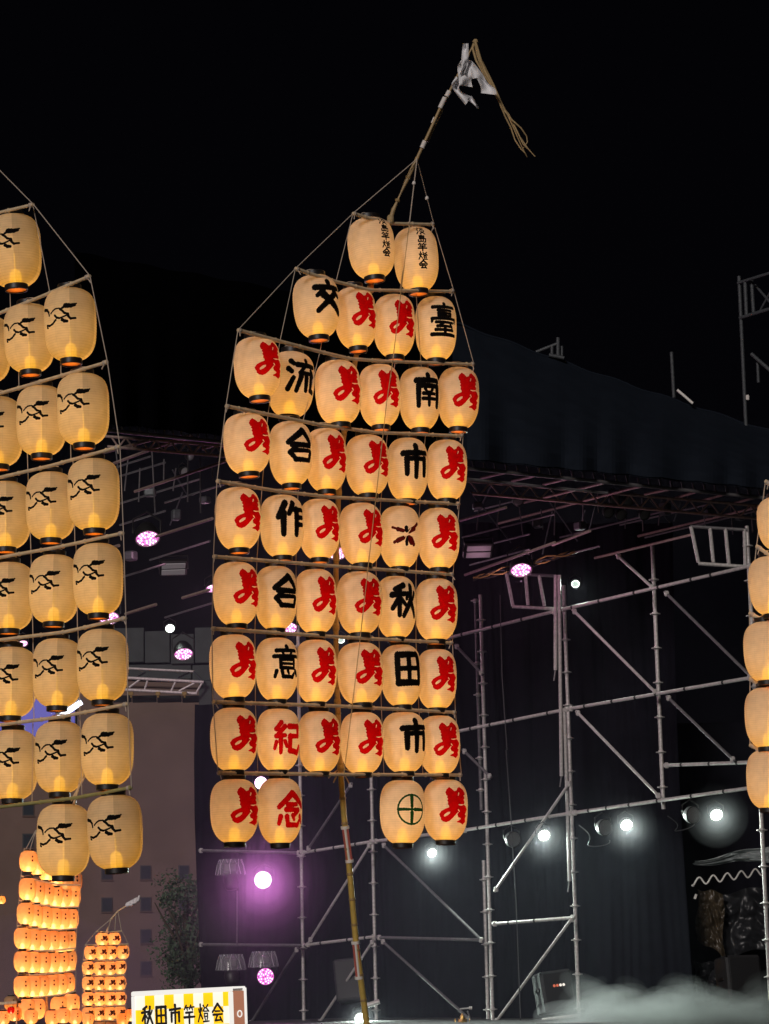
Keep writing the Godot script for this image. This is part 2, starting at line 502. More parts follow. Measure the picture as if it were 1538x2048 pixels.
func knots(called: String, pts: PackedVector3Array, every: float, r: float, m: Material, parent: Node3D) -> void:
	var carried := every * 0.5
	for i in pts.size() - 1:
		var d := pts[i + 1] - pts[i]
		var p := carried
		while p < d.length():
			var st := start()
			var c := pts[i] + d.normalized() * p
			lathe(st, c - d.normalized() * r * 0.7, d, PackedVector2Array([Vector2(r * 0.9, 0), Vector2(r * 1.1, r * 0.3), Vector2(r * 1.1, r * 0.8), Vector2(r * 0.9, r * 1.1)]), 10)
			part(called, st, m, parent)
			p += every
		carried = p - d.length()


func cord(called: String, a: Vector3, b: Vector3, r: float, parent: Node3D, sag := 0.0) -> void:
	var pts := PackedVector3Array()
	for k in 7:
		var t := k / 6.0
		pts.append(a.lerp(b, t) + Vector3.DOWN * sag * 4.0 * t * (1.0 - t))
	var st := start()
	tube(st, pts, r, r, 5)
	part(called, st, M.cord, parent)


func tie(c: Vector3, d: Vector3, parent: Node3D) -> void:
	var st := start()
	lathe(st, c - d * 0.014, d, PackedVector2Array([Vector2(0.012, 0), Vector2(0.019, 0.004), Vector2(0.017, 0.014), Vector2(0.019, 0.024), Vector2(0.012, 0.028)]), 9)
	rod(st, c, c + Vector3(rng.randf_range(-0.02, 0.03), -0.05, 0.02), 0.0045, 5)
	part("tie", st, M.cord, parent)


func centre_pole() -> void:
	# rods and trunk, as seen from the camera: x, y
	var rods := [
		[[706, 427], [733, 435], [783, 447], [868, 449]],
		[[591, 537], [619, 547], [667, 562], [739, 580], [908, 583]],
		[[476, 660], [618, 698], [697, 717], [760, 722], [948, 729]],
		[[452, 812], [637, 849], [752, 865], [926, 872]],
		[[434, 962], [548, 981], [659, 994], [919, 1008]],
		[[427, 1113], [678, 1133], [906, 1149]],
		[[424, 1257], [678, 1274], [905, 1286]],
		[[426, 1404], [676, 1412], [911, 1425]],
		[[436, 1546], [682, 1549], [923, 1550]]]
	var trunk := [[737, 2075], [725, 1985], [712, 1885], [697, 1718], [689, 1642], [682, 1553], [675, 1405], [672, 1294], [672, 1133], [677, 985], [689, 856], [711, 719], [741, 578], [787, 419], [812, 364], [835, 315], [868, 243], [898, 185], [925, 132], [951, 82]]
	var depth := func(_x): return 20.0
	var p := thing("lantern_pole", at(740, 2120, 20.0), "tall bending bamboo pole with nine crossbars of lanterns in the middle of the view", "pole")
	# trunk in four spliced lengths
	var cuts := [[0, 5, 0.026, 0.0235], [5, 11, 0.0225, 0.021], [11, 15, 0.0205, 0.016], [15, 19, 0.0135, 0.007]]
	for c in cuts:
		var pts := path(trunk.slice(c[0], c[1] + 1), depth)
		var st := start()
		tube(st, pts, c[2], c[3], 14)
		part("bamboo_length", st, M.bamboo_yellow if c[0] == 0 else M.bamboo, p)
		knots("bamboo_node", pts, 0.21, c[2], M.bamboo_dark, p)
	for s in [[690, 1655, 699, 1722], [711, 1885, 718, 1955]]:        # red and white taped splices
		var a := at(s[0], s[1], 20.0)
		var b := at(s[2], s[3], 20.0)
		for k in 3:
			var st := start()
			var side := (camera_frame.basis.x * (k - 1) * 0.017) + camera_frame.basis.z * (0.02 if k == 1 else 0.012)
			rod(st, a + side, b + side, 0.011, 8)
			part("splice_strip", st, M.white_tape if k == 1 else M.red_tape, p)
		for q in [a, b]:
			var st := start()
			rod(st, q - (b - a).normalized() * 0.012, q + (b - a).normalized() * 0.012, 0.036, 12)
			part("splice_band", st, M.white_tape, p)
	for s in [[844, 296, 850, 282], [866, 247, 871, 236], [880, 216, 890, 195], [893, 193, 899, 182]]:
		var st := start()
		rod(st, at(s[0], s[1], 19.99), at(s[2], s[3], 19.99), 0.02, 10)
		part("white_wrapping", st, M.cloth, p)
	var split := start()
	rod(split, at(851, 281, 19.97), at(880, 217, 19.97), 0.012, 8)
	rod(split, at(855, 283, 20.02), at(885, 218, 20.02), 0.010, 8)
	part("splint", split, M.bamboo, p)
	var ends := []
	for i in rods.size():
		var pts := path(rods[i], centre_depth, 0.07)
		var st := start()
		tube(st, pts, 0.0155, 0.0135, 9)
		part("crossbar", st, M.bamboo_pale, p)
		knots("bamboo_node", pts, 0.27, 0.017, M.bamboo_pale, p)
		ends.append([pts[0], pts[-1]])
		for e in [0, pts.size() - 1]:
			var d := (pts[1] - pts[0]).normalized()
			tie(pts[e] + (d if e == 0 else -d) * 0.02, d, p)
		var crossing := trunk_at(trunk, rods[i])
		var b := start()
		var c := at(crossing.x, crossing.y, 20.0)
		lathe(b, c - Vector3(0, 0.035, 0), Vector3.UP, PackedVector2Array([Vector2(0.02, 0), Vector2(0.028, 0.01), Vector2(0.030, 0.035), Vector2(0.028, 0.06), Vector2(0.02, 0.07)]), 12)
		if i == 8:
			for k in 4:
				rod(b, c, c + Vector3([-0.1, -0.06, 0.07, 0.12][k], [-0.09, -0.13, -0.14, -0.06][k], 0.05), 0.006, 5)
		part("lashing", b, M.straw, p)
	var knot := at(834, 318, 19.97)
	for side in 2:
		cord("edge_cord", knot, ends[0][side], 0.0042, p)
		for i in 8:
			cord("edge_cord", ends[i][side], ends[i + 1][side], 0.004, p)
	for pair in [[706, 0, 672, 1], [591, 1, 560, 2], [668, 1, 640, 2], [640, 2, 606, 3], [606, 3, 596, 4], [596, 4, 592, 5], [592, 5, 594, 6], [594, 6, 597, 7], [597, 7, 600, 8], [560, 2, 536, 3], [536, 3, 524, 4], [524, 4, 514, 5], [514, 5, 510, 6], [510, 6, 511, 7], [511, 7, 516, 8], [820, 0, 800, 1], [800, 1, 790, 2], [868, 0, 822, 1], [832, 1, 842, 2], [842, 2, 851, 3], [851, 3, 840, 4], [840, 4, 832, 5], [832, 5, 832, 6], [832, 6, 838, 7], [838, 7, 846, 8], [790, 2, 775, 3], [775, 3, 762, 4], [762, 4, 752, 5], [752, 5, 758, 6], [758, 6, 763, 7], [763, 7, 768, 8]]:
		cord("spacer_cord", at(pair[0], along(rods[pair[1]], pair[0]), centre_depth(pair[0]) + 0.02), at(pair[2], along(rods[pair[3]], pair[2]), centre_depth(pair[2]) + 0.02), 0.0035, p)
	cord("guy_cord", knot, at(819, 446, 19.6), 0.005, p)
	var guide := [[819, 446], [800, 600], [786, 720], [774, 800], [748, 1030], [722, 1263], [706, 1400], [688, 1548]]
	var gd := PackedVector3Array()
	for g in guide:
		gd.append(at(g[0], g[1], centre_depth(g[0]) - 0.27))
	var gst := start()
	tube(gst, gd, 0.004, 0.004, 5)
	part("guy_cord", gst, M.straw, p)
	for s in [[828, 366], [854, 396]]:
		var st := start()
		lathe(st, at(s[0], s[1] + 4, 19.68), Vector3.UP, PackedVector2Array([Vector2(0.004, 0), Vector2(0.017, 0.008), Vector2(0.014, 0.024), Vector2(0.004, 0.034)]), 9)
		part("cord_knot", st, M.cloth, p)
	centre_lanterns()
	streamers()


func trunk_at(trunk: Array, bar: Array) -> Vector2:
	for i in trunk.size() - 1:
		for k in 8:
			var x := lerpf(trunk[i][0], trunk[i + 1][0], k / 8.0)
			var y := lerpf(trunk[i][1], trunk[i + 1][1], k / 8.0)
			if y <= along(bar, x):
				return Vector2(x, y)
	return Vector2(trunk[-1][0], trunk[-1][1])


func centre_lanterns() -> void:
	# left, right, top and foot of the paper, face, turn of the writing, tilt
	var rows := [
		[[698, 792, 437, 553, "upright", 46, 5], [790, 879, 456, 579, "upright", 22, 2]],
		[[588, 681, 551, 672, "exchange", 42, 4], [671, 755, 575, 694, "young", 38, 3], [748, 832, 590, 711, "young", 35, 1], [832, 915, 594, 718, "terrace", 33, 0]],
		[[469, 563, 675, 793, "young", 42, 3], [535, 629, 704, 831, "flow", 36, -3], [632, 724, 721, 846, "young", 40, 2], [719, 803, 729, 851, "young", 36, 1], [800, 882, 735, 857, "south", 33, 0], [877, 960, 735, 855, "young", 33, -1]],
		[[448, 542, 827, 945, "young", 42, 3], [539, 626, 843, 968, "dai", 36, 1], [611, 695, 857, 980, "young", 42, 1], [692, 780, 870, 988, "young", 40, 1], [775, 858, 876, 999, "city", 33, 0], [854, 936, 880, 998, "young", 33, -1]],
		[[431, 523, 975, 1097, "young", 42, 1], [521, 609, 990, 1112, "work", 36, 1], [599, 681, 998, 1116, "young", 42, 0], [680, 768, 1006, 1127, "young", 40, 1], [760, 842, 1012, 1134, "petals", 24, 0], [837, 921, 1016, 1136, "young", 33, -1]],
		[[427, 519, 1124, 1248, "young", 42, 1], [510, 595, 1132, 1257, "dai", 36, 0], [590, 675, 1138, 1264, "young", 42, 0], [675, 766, 1143, 1266, "young", 40, 1], [753, 834, 1152, 1274, "autumn", 33, -1], [831, 917, 1157, 1279, "young", 33, -1]],
		[[420, 514, 1269, 1395, "young", 40, 1], [512, 597, 1275, 1399, "mind", 36, 0], [591, 675, 1279, 1404, "young", 40, 0], [676, 769, 1285, 1406, "young", 40, 1], [763, 845, 1289, 1410, "field", 28, 1], [835, 915, 1298, 1416, "young", 33, 0]],
		[[421, 516, 1415, 1540, "young", 40, 0], [514, 601, 1417, 1540, "record", 38, 0], [597, 683, 1422, 1543, "young", 40, 0], [682, 769, 1424, 1545, "young", 40, 0], [765, 854, 1424, 1543, "city", 38, 1], [839, 922, 1431, 1547, "young", 33, 0]],
		[[421, 518, 1558, 1684, "young", 40, 0], [516, 605, 1556, 1686, "thought", 40, 0], [761, 852, 1560, 1686, "cross", 30, -1], [848, 937, 1559, 1680, "young", 33, -2]]]
	var what := {"upright": "a column of five small black characters", "exchange": "a wide black X-like character", "young": "a red flowing character", "terrace": "a dense black many-barred character", "flow": "a black slanting splashed character", "south": "a black gated character", "dai": "a black triangle-over-box character", "city": "a black three-legged character", "work": "a black two-part upright character", "petals": "dark red four-petal crest", "autumn": "a black branching character", "mind": "a tall black stacked character", "field": "a black square window-shaped character", "record": "a red two-part character", "thought": "a red roofed character", "cross": "a green ringed cross"}
	for i in rows.size():
		for k in rows[i].size():
			var d: Array = rows[i][k]
			var cx: float = (d[0] + d[1]) * 0.5
			var z := centre_depth(cx) + (0.2 if d[4] == "flow" else 0.0)
			var wide: float = (d[1] - d[0]) * 0.5 * z / FOCAL / 0.18
			var up := cos(atan2(1930.0 - d[3], FOCAL))
			var high: float = (d[3] - d[2]) * z / FOCAL / 0.47 / up * 0.985
			var drop := 0.036 * high * FOCAL / z
			var tilt := deg_to_rad(d[6] + rng.randf_range(-0.8, 0.8))
			var base := at(cx + sin(tilt) * 0.5 * (d[3] - d[2]), d[3] + drop, z)
			var place: String = PLACES[k] + (" from left" if k > 0 else "")
			var label := ""
			if d[4] == "young":
				label = "cream lantern, red flowing character, %s in %s row, central pole" % [place, ORDINALS[i]]
			elif d[4] == "upright":
				label = "cream lantern with small upright black writing, %s one of topmost central pair" % ["left" if k == 0 else "right"]
			else:
				label = "cream lantern with %s, %s row, central pole" % [what[d[4]], ORDINALS[i]]
			lantern(base, "round", d[4], deg_to_rad(d[5] - (8.0 if d[4] == "young" else 5.0) + rng.randf_range(-3.0, 3.0)), tilt, wide, high, label, "lanterns on the central pole", 0.0195 * rng.randf_range(0.78, 1.2), Color(1.0, 0.85, 0.64), M.bulb)


func streamers() -> void:
	var z := 19.7
	var t := thing("paper_streamer", at(925, 132, z), "torn white paper streamers and straw cords tied to the tip of the central pole", "streamer")
	# each strip: left edge, right edge (x, y), how far it swings towards the viewer
	var strips := [
		[[[926, 87], [923, 113], [922, 137], [919, 151]], [[937, 87], [937, 113], [936, 128], [930, 145]], 0.06],
		[[[922, 121], [915, 134], [917, 155], [918, 171]], [[942, 120], [954, 137], [943, 159], [945, 174]], 0.03],
		[[[941, 139], [945, 157], [952, 155], [961, 173], [962, 186]], [[948, 126], [965, 148], [974, 164], [990, 177], [994, 190]], 0.10],
		[[[913, 152], [903, 170], [913, 188], [931, 210]], [[920, 166], [918, 177], [928, 187], [943, 193]], 0.0],
		[[[934, 198], [943, 206], [955, 217]], [[943, 192], [951, 204], [958, 216]], 0.02]]
	for s in strips:
		var st := start()
		var steps := 24
		var grid := []
		for i in steps + 1:
			var f := float(i) / steps
			var l := curve_point(s[0], f)
			var r := curve_point(s[1], f)
			var row := []
			for k in 7:
				var q := l.lerp(r, k / 6.0)
				row.append(at(q.x, q.y, z - s[2] - 0.035 * sin(f * 7.0 + k * 0.7 + s[2] * 40.0) - 0.02 * sin(k * 1.3)))
			grid.append(row)
		for i in steps:
			for k in 6:
				var p := []
				var nn := []
				for q in [[i, k], [i + 1, k], [i + 1, k + 1], [i, k + 1]]:
					p.append(grid[q[0]][q[1]])
					var dx: Vector3 = grid[mini(q[0] + 1, steps)][q[1]] - grid[maxi(q[0] - 1, 0)][q[1]]
					var dy: Vector3 = grid[q[0]][mini(q[1] + 1, 6)] - grid[q[0]][maxi(q[1] - 1, 0)]
					var nrm := dx.cross(dy).normalized()
					nn.append(nrm if nrm.dot(camera_frame.basis.z) > 0.0 else -nrm)
				tri(st, [p[0], p[1], p[2]], [nn[0], nn[1], nn[2]], [Vector2.ZERO, Vector2.RIGHT, Vector2.ONE])
				tri(st, [p[0], p[2], p[3]], [nn[0], nn[2], nn[3]], [Vector2.ZERO, Vector2.ONE, Vector2.DOWN])
		part("paper_strip", st, M.streamer, t)
	var cords := [
		[[951, 82], [957, 108], [972, 140], [988, 172], [1000, 200], [1012, 224], [1026, 250], [1040, 274], [1055, 296], [1070, 313]],
		[[949, 84], [945, 96], [952, 120], [966, 146], [986, 178], [1002, 204], [1018, 236], [1030, 262], [1042, 290], [1054, 314]],
		[[951, 84], [962, 122], [980, 160], [996, 190], [1008, 220], [1024, 240], [1042, 256], [1053, 272], [1055, 284], [1047, 296]],
		[[950, 83], [955, 112], [968, 144], [984, 174], [999, 205], [1010, 232], [1022, 256], [1030, 280], [1042, 298], [1050, 306]],
		[[951, 83], [958, 116], [975, 152], [991, 183], [1004, 212], [1018, 230], [1034, 262], [1046, 288], [1058, 300], [1064, 306]]]
	for i in cords.size():
		var pts := PackedVector3Array()
		for k in cords[i].size():
			pts.append(at(cords[i][k][0], cords[i][k][1], z + 0.03 * sin(k * 1.3 + i * 2.0)))
		var st := start()
		tube(st, pts, 0.0115, 0.004, 6)
		part("straw_cord", st, M.straw, t)
	var cap := start()
	lathe(cap, at(949, 87, z), at(953, 79, z) - at(949, 87, z), PackedVector2Array([Vector2(0.008, 0), Vector2(0.024, 0.008), Vector2(0.02, 0.03), Vector2(0.004, 0.04)]), 10)
	part("tip_knot", cap, M.straw, t)


func curve_point(c: Array, f: float) -> Vector2:
	var g := f * (c.size() - 1)
	var k := mini(int(g), c.size() - 2)
	var p := []
	for i in [k - 1, k, k + 1, k + 2]:
		var j := clampi(i, 0, c.size() - 1)
		p.append(Vector2(c[j][0], c[j][1]))
	return p[1].cubic_interpolate(p[2], p[0], p[3], g - k)


func left_pole() -> void:
	var rods := [[[-130, 475], [0, 425], [67, 409]], [[-130, 690], [0, 626], [73, 597], [180, 552]], [[-150, 850], [0, 787], [100, 758], [215, 724]], [[-150, 1012], [0, 955], [100, 932], [240, 893]], [[-150, 1160], [0, 1115], [118, 1094], [247, 1066]], [[-150, 1322], [0, 1280], [130, 1264], [252, 1236]], [[-150, 1478], [0, 1450], [120, 1434], [256, 1408]], [[-150, 1640], [0, 1614], [150, 1596], [263, 1575]]]
	var p := thing("lantern_pole", at(-60, 2120, 17.4), "bamboo lantern pole at the left edge, its crossbars rising to the right", "pole")
	var ends := []
	for i in rods.size():
		var pts := path(rods[i], left_depth, 0.07)
		var st := start()
		tube(st, pts, 0.014, 0.012, 9)
		part("crossbar", st, M.bamboo_moss if i == 7 else M.bamboo_pale, p)
		knots("bamboo_node", pts, 0.24, 0.0155, M.bamboo_moss if i == 7 else M.bamboo_pale, p)
		ends.append(pts[-1])
		tie(pts[-1] - (pts[-1] - pts[-2]).normalized() * 0.03, (pts[-1] - pts[-2]).normalized(), p)
	cord("edge_cord", at(-90, 250, 17.5), ends[0], 0.004, p)
	for i in 7:
		cord("edge_cord", ends[i], ends[i + 1], 0.004, p)
	for pair in [[66, 0, 100, 1], [15, 0, 21, 1], [120, 1, 122, 2], [36, 1, 38, 2], [138, 2, 142, 3], [50, 2, 56, 3], [146, 3, 150, 4], [56, 3, 62, 4], [152, 4, 155, 5], [62, 4, 66, 5], [156, 5, 160, 6], [66, 5, 68, 6], [160, 6, 164, 7], [66, 6, 64, 7]]:
		cord("spacer_cord", at(pair[0], along(rods[pair[1]], pair[0]), left_depth(pair[0]) + 0.03), at(pair[2], along(rods[pair[3]], pair[2]), left_depth(pair[2]) + 0.03), 0.0035, p)
	var st2 := start()
	tube(st2, path([[-90, 250], [-100, 800], [-80, 1400], [-70, 1640], [-60, 2120]], func(_x): return 17.55), 0.02, 0.026, 12)
	part("bamboo_length", st2, M.bamboo, p)
	for s in [[[136, 1612], [158, 1575], [174, 1545]], [[146, 1612], [156, 1580], [160, 1556]]]:
		var st := start()
		tube(st, path(s, left_depth, -0.1), 0.009, 0.006, 7)
		part("loose_splint", st, M.bamboo_pale, p)
	var rows := [
		[[-26, 82, 427, 570]],
		[[-77, 21, 630, 762], [9, 109, 607, 741], [88, 192, 575, 718]],
		[[-55, 46, 793, 930], [32, 132, 771, 908], [115, 219, 746, 887]],
		[[-40, 61, 963, 1095], [51, 151, 944, 1077], [136, 240, 917, 1058]],
		[[-33, 68, 1125, 1258], [57, 157, 1110, 1244], [147, 247, 1087, 1227]],
		[[-29, 72, 1295, 1432], [65, 164, 1278, 1412], [154, 257, 1259, 1400]],
		[[-26, 75, 1461, 1597], [69, 169, 1444, 1584], [162, 267, 1428, 1569]],
		[[74, 181, 1610, 1751], [175, 285, 1592, 1736]]]
	for i in rows.size():
		for k in rows[i].size():
			var d: Array = rows[i][k]
			var n: int = rows[i].size()
			var cx: float = (d[0] + d[1]) * 0.5
			var z := left_depth(cx) + (-0.03 if k == n - 1 else 0.0)
			var wide: float = (d[1] - d[0]) * 0.5 * z / FOCAL / 0.19
			var high: float = (d[3] - d[2]) * z / FOCAL / 0.49
			var tilt := deg_to_rad([4.0, 2.0, 1.0, 0.5, 0.0, -0.5, 0.0, -1.0][i] + (4.0 if i == 7 and k == 1 else 0.0))
			var base := at(cx + sin(tilt) * 0.5 * (d[3] - d[2]), d[3] + 0.036 * high * FOCAL / z, z)
			var which: String = "only lantern" if n == 1 else ("outermost right" if k == n - 1 else ("cut by the picture edge" if k == 0 and n == 3 else "second from the right"))
			var label := "ribbed lantern with brushstroke horse, %s, %s row, left pole" % [which, ORDINALS[i] if i < 7 else "lowest"]
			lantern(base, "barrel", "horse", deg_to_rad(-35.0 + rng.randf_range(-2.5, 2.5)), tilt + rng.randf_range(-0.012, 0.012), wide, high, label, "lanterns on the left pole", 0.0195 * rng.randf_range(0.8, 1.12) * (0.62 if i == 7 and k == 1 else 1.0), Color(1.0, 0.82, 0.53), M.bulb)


func right_pole() -> void:
	var depth := func(px): return 17.6 - (px - 1540.0) * 0.003
	var p := thing("lantern_pole", at(1660, 2120, 17.6), "bamboo lantern pole at the right edge, mostly outside the picture", "pole")
	var rods := [[[1531, 962], [1545, 972], [1700, 1040]], [[1513, 1092], [1538, 1110], [1700, 1180]], [[1499, 1226], [1525, 1240], [1700, 1310]], [[1500, 1357], [1524, 1372], [1700, 1440]], [[1500, 1490], [1524, 1500], [1700, 1560]]]
	var ends := []
	for i in rods.size():
		var pts := path(rods[i], depth)
		var st := start()
		tube(st, pts, 0.015, 0.012, 9)
		part("crossbar", st, M.bamboo_pale, p)
		knots("bamboo_node", pts, 0.2, 0.016, M.bamboo_pale, p)
		ends.append(pts[0])
		tie(pts[0] + (pts[1] - pts[0]).normalized() * 0.03, (pts[1] - pts[0]).normalized(), p)
	for i in 4:
		cord("edge_cord", ends[i], ends[i + 1], 0.004, p)
	var trunk := start()
	tube(trunk, path([[1700, 2120], [1690, 1700], [1684, 1300], [1690, 900], [1710, 600]], depth, -0.1), 0.026, 0.018, 12)
	part("bamboo_length", trunk, M.bamboo, p)
	var rows := [[1520, 1610, 993, 1098], [1502, 1592, 1113, 1228], [1491, 1581, 1244, 1361], [1492, 1582, 1376, 1494], [1494, 1584, 1501, 1616]]
	for i in rows.size():
		var d: Array = rows[i]
		var cx: float = (d[0] + d[1]) * 0.5
		var wide: float = (d[1] - d[0]) * 0.5 * 17.6 / FOCAL / 0.18
		var high: float = (d[3] - d[2]) * 17.6 / FOCAL / 0.47
		lantern(at(cx, d[3] + 0.036 * high * FOCAL / 17.6, 17.6), "round", "young_black", deg_to_rad(58), deg_to_rad(2.0 - i), wide, high, "cream lantern cut by the right picture edge, %s of the five there" % ["topmost", "second from the top", "middle one", "second from the bottom", "lowest"][i], "lanterns on the right pole", 0.0175, Color(1.0, 0.85, 0.64), M.bulb)


func far_pole(where: String, depth: float, trunk: Array, bars: Array, kind_tall: float, face: String, power: float, tip: Array) -> void:
	var p := thing("lantern_pole", at(trunk[0][0], trunk[0][1], depth), "distant bamboo pole of glowing orange lanterns, %s" % where, "pole")
	var z := func(_x): return depth
	var st := start()
	tube(st, path(trunk, z, -0.45), 0.03, 0.02, 8)
	part("bamboo_length", st, M.bamboo_pale, p)
	var last := []
	for i in bars.size():
		var b: Array = bars[i]
		var s2 := start()
		tube(s2, path(b[0], z, -0.1), 0.018, 0.018, 6)
		part("crossbar", s2, M.bamboo_pale, p)
		var ends := [at(b[0][0][0], b[0][0][1], depth + 0.1), at(b[0][-1][0], b[0][-1][1], depth + 0.1)]
		if last.size():
			for k in 2:
				cord("edge_cord", last[k], ends[k], 0.008, p)
		last = ends
	for t in tip:
		cord("guy_cord", at(t[0], t[1], depth), at(t[2], t[3], depth), 0.012, p)
	for i in bars.size():
		var b: Array = bars[i]
		var n: int = b[1].size()
		for k in n:
			var cx: float = b[1][k]
			var top: float = along(b[0], cx) + b[2]
			var zz := depth + 0.16 * k
			var high: float = b[3] * zz / FOCAL / 0.47
			var wide: float = b[4] * zz / FOCAL / 0.18
			var label := "small orange lantern, %s, row %s, distant pole %s" % [PLACES[k] + (" from left" if k > 0 else ""), ["one", "two", "three", "four", "five", "six", "seven", "eight"][i], where]
			lantern(at(cx, top + b[3] * 1.07, zz), "round", face, deg_to_rad(26), deg_to_rad(rng.randf_range(-2, 2)), wide, high, label, "lanterns on the distant pole " + where, power * rng.randf_range(0.85, 1.15), Color(1.0, 0.66, 0.36), M.bulb_far, "paper_lantern", 0.10)


func far_poles() -> void:
	far_pole("behind the lowest left lanterns", 54.0, [[98, 2075], [93, 2000], [88, 1850], [80, 1720], [72, 1660]],
		[[[[48, 1698], [80, 1708], [120, 1734], [160, 1744]], [56, 75, 94, 112, 130, 147], 2, 41, 18],
		[[[42, 1752], [80, 1762], [120, 1770], [162, 1770]], [54, 73, 92, 109, 126, 144], 2, 43, 17],
		[[[38, 1801], [80, 1810], [120, 1815], [158, 1814]], [50, 69, 88, 107, 124, 141], 3, 42, 17],
		[[[34, 1852], [80, 1858], [120, 1860], [154, 1857]], [45, 65, 84, 103, 121, 137], 3, 41, 17],
		[[[36, 1900], [80, 1902], [120, 1900], [152, 1896]], [45, 65, 84, 103, 121, 136], 3, 41, 17],
		[[[36, 1950], [80, 1949], [120, 1946], [152, 1940]], [45, 65, 83, 101, 118, 134], 3, 41, 17],
		[[[34, 1996], [80, 1994], [120, 1990], [152, 1982]], [54, 73, 118, 142], 4, 40, 17]],
		0.47, "far_dots", 0.16, [[72, 1660, 52, 1698], [72, 1660, 118, 1735], [72, 1660, 60, 1700]])
	far_pole("beside the white lit signboard", 67.0, [[208, 2075], [211, 1950], [214, 1860], [222, 1838], [236, 1822], [262, 1806]],
		[[[[192, 1863], [216, 1864], [244, 1862]], [204, 228], 3, 24, 13],
		[[[170, 1890], [216, 1890], [257, 1888]], [181, 203, 222, 246], 3, 26, 12.5],
		[[[166, 1920], [216, 1921], [252, 1918]], [177, 199, 220, 240], 3, 26, 12.5],
		[[[166, 1951], [216, 1951], [250, 1950]], [176, 198, 220, 240], 3, 26, 12.5],
		[[[166, 1982], [216, 1982], [250, 1981]], [176, 198, 220, 240], 3, 26, 12.5],
		[[[164, 2012], [216, 2012], [252, 2010]], [176, 198, 220, 240], 3, 26, 12.5],
		[[[164, 2041], [216, 2041], [252, 2040]], [176, 198, 220, 240], 3, 26, 12.5]],
		0.36, "far_young", 0.16, [[222, 1838, 194, 1862], [222, 1838, 216, 1862], [232, 1826, 230, 1860], [236, 1822, 243, 1861]])
	var t := thing("paper_streamer", at(262, 1806, 67.0), "small bright white paper streamer at the tip of the pole beside the signboard", "streamer")
	for k in 9:
		var st := start()
		var a := at(254 + k * 2.2, 1810 - k * 1.2, 67.0)
		tube(st, PackedVector3Array([a, a + Vector3(0.06, 0.05 * sin(k * 2.0), 0.05), a + Vector3(0.12 + 0.03 * sin(k * 3.0), 0.07 * sin(k * 2.6) + 0.05, -0.05)]), 0.07, 0.03, 6)
		part("paper_strip", st, M.streamer_far, t)


# lanterns of the crowd and procession along the foot of the picture
func crowd_lanterns() -> void:
	var spots := [[6, 2052, 50], [30, 2044, 50], [22, 2022, 50], [62, 2050, 49], [104, 2052, 48], [126, 2048, 48], [150, 2050, 49], [176, 2052, 60], [246, 2052, 58], [262, 2044, 58]]
	var seen_as := ["at the picture's lower left corner", "above the lower left corner", "highest of the lower left cluster", "under the left pair of the distant pole", "beside the foot of the distant pole", "second right of the distant pole's foot", "third right of the distant pole's foot", "between the two distant poles", "just left of the signboard, lower", "just left of the signboard, upper"]
	for i in spots.size():
		var s: Array = spots[i]
		lantern(at(s[0], s[1], s[2]), "round", "far_dots", 0.4, 0.0, 0.8, 0.6, "squat glowing hand lantern low in the street, %s" % seen_as[i], "hand lanterns in the street", 0.06, Color(1.0, 0.5, 0.2), M.bulb_far, "hand_lantern")


# ---------------------------------------------------------------- the stage
func pipe(called: String, a: Vector3, b: Vector3, r: float, m: Material, parent: Node3D) -> MeshInstance3D:
	var st := start()
	rod(st, a, b, r, 9)
	return part(called, st, m, parent)


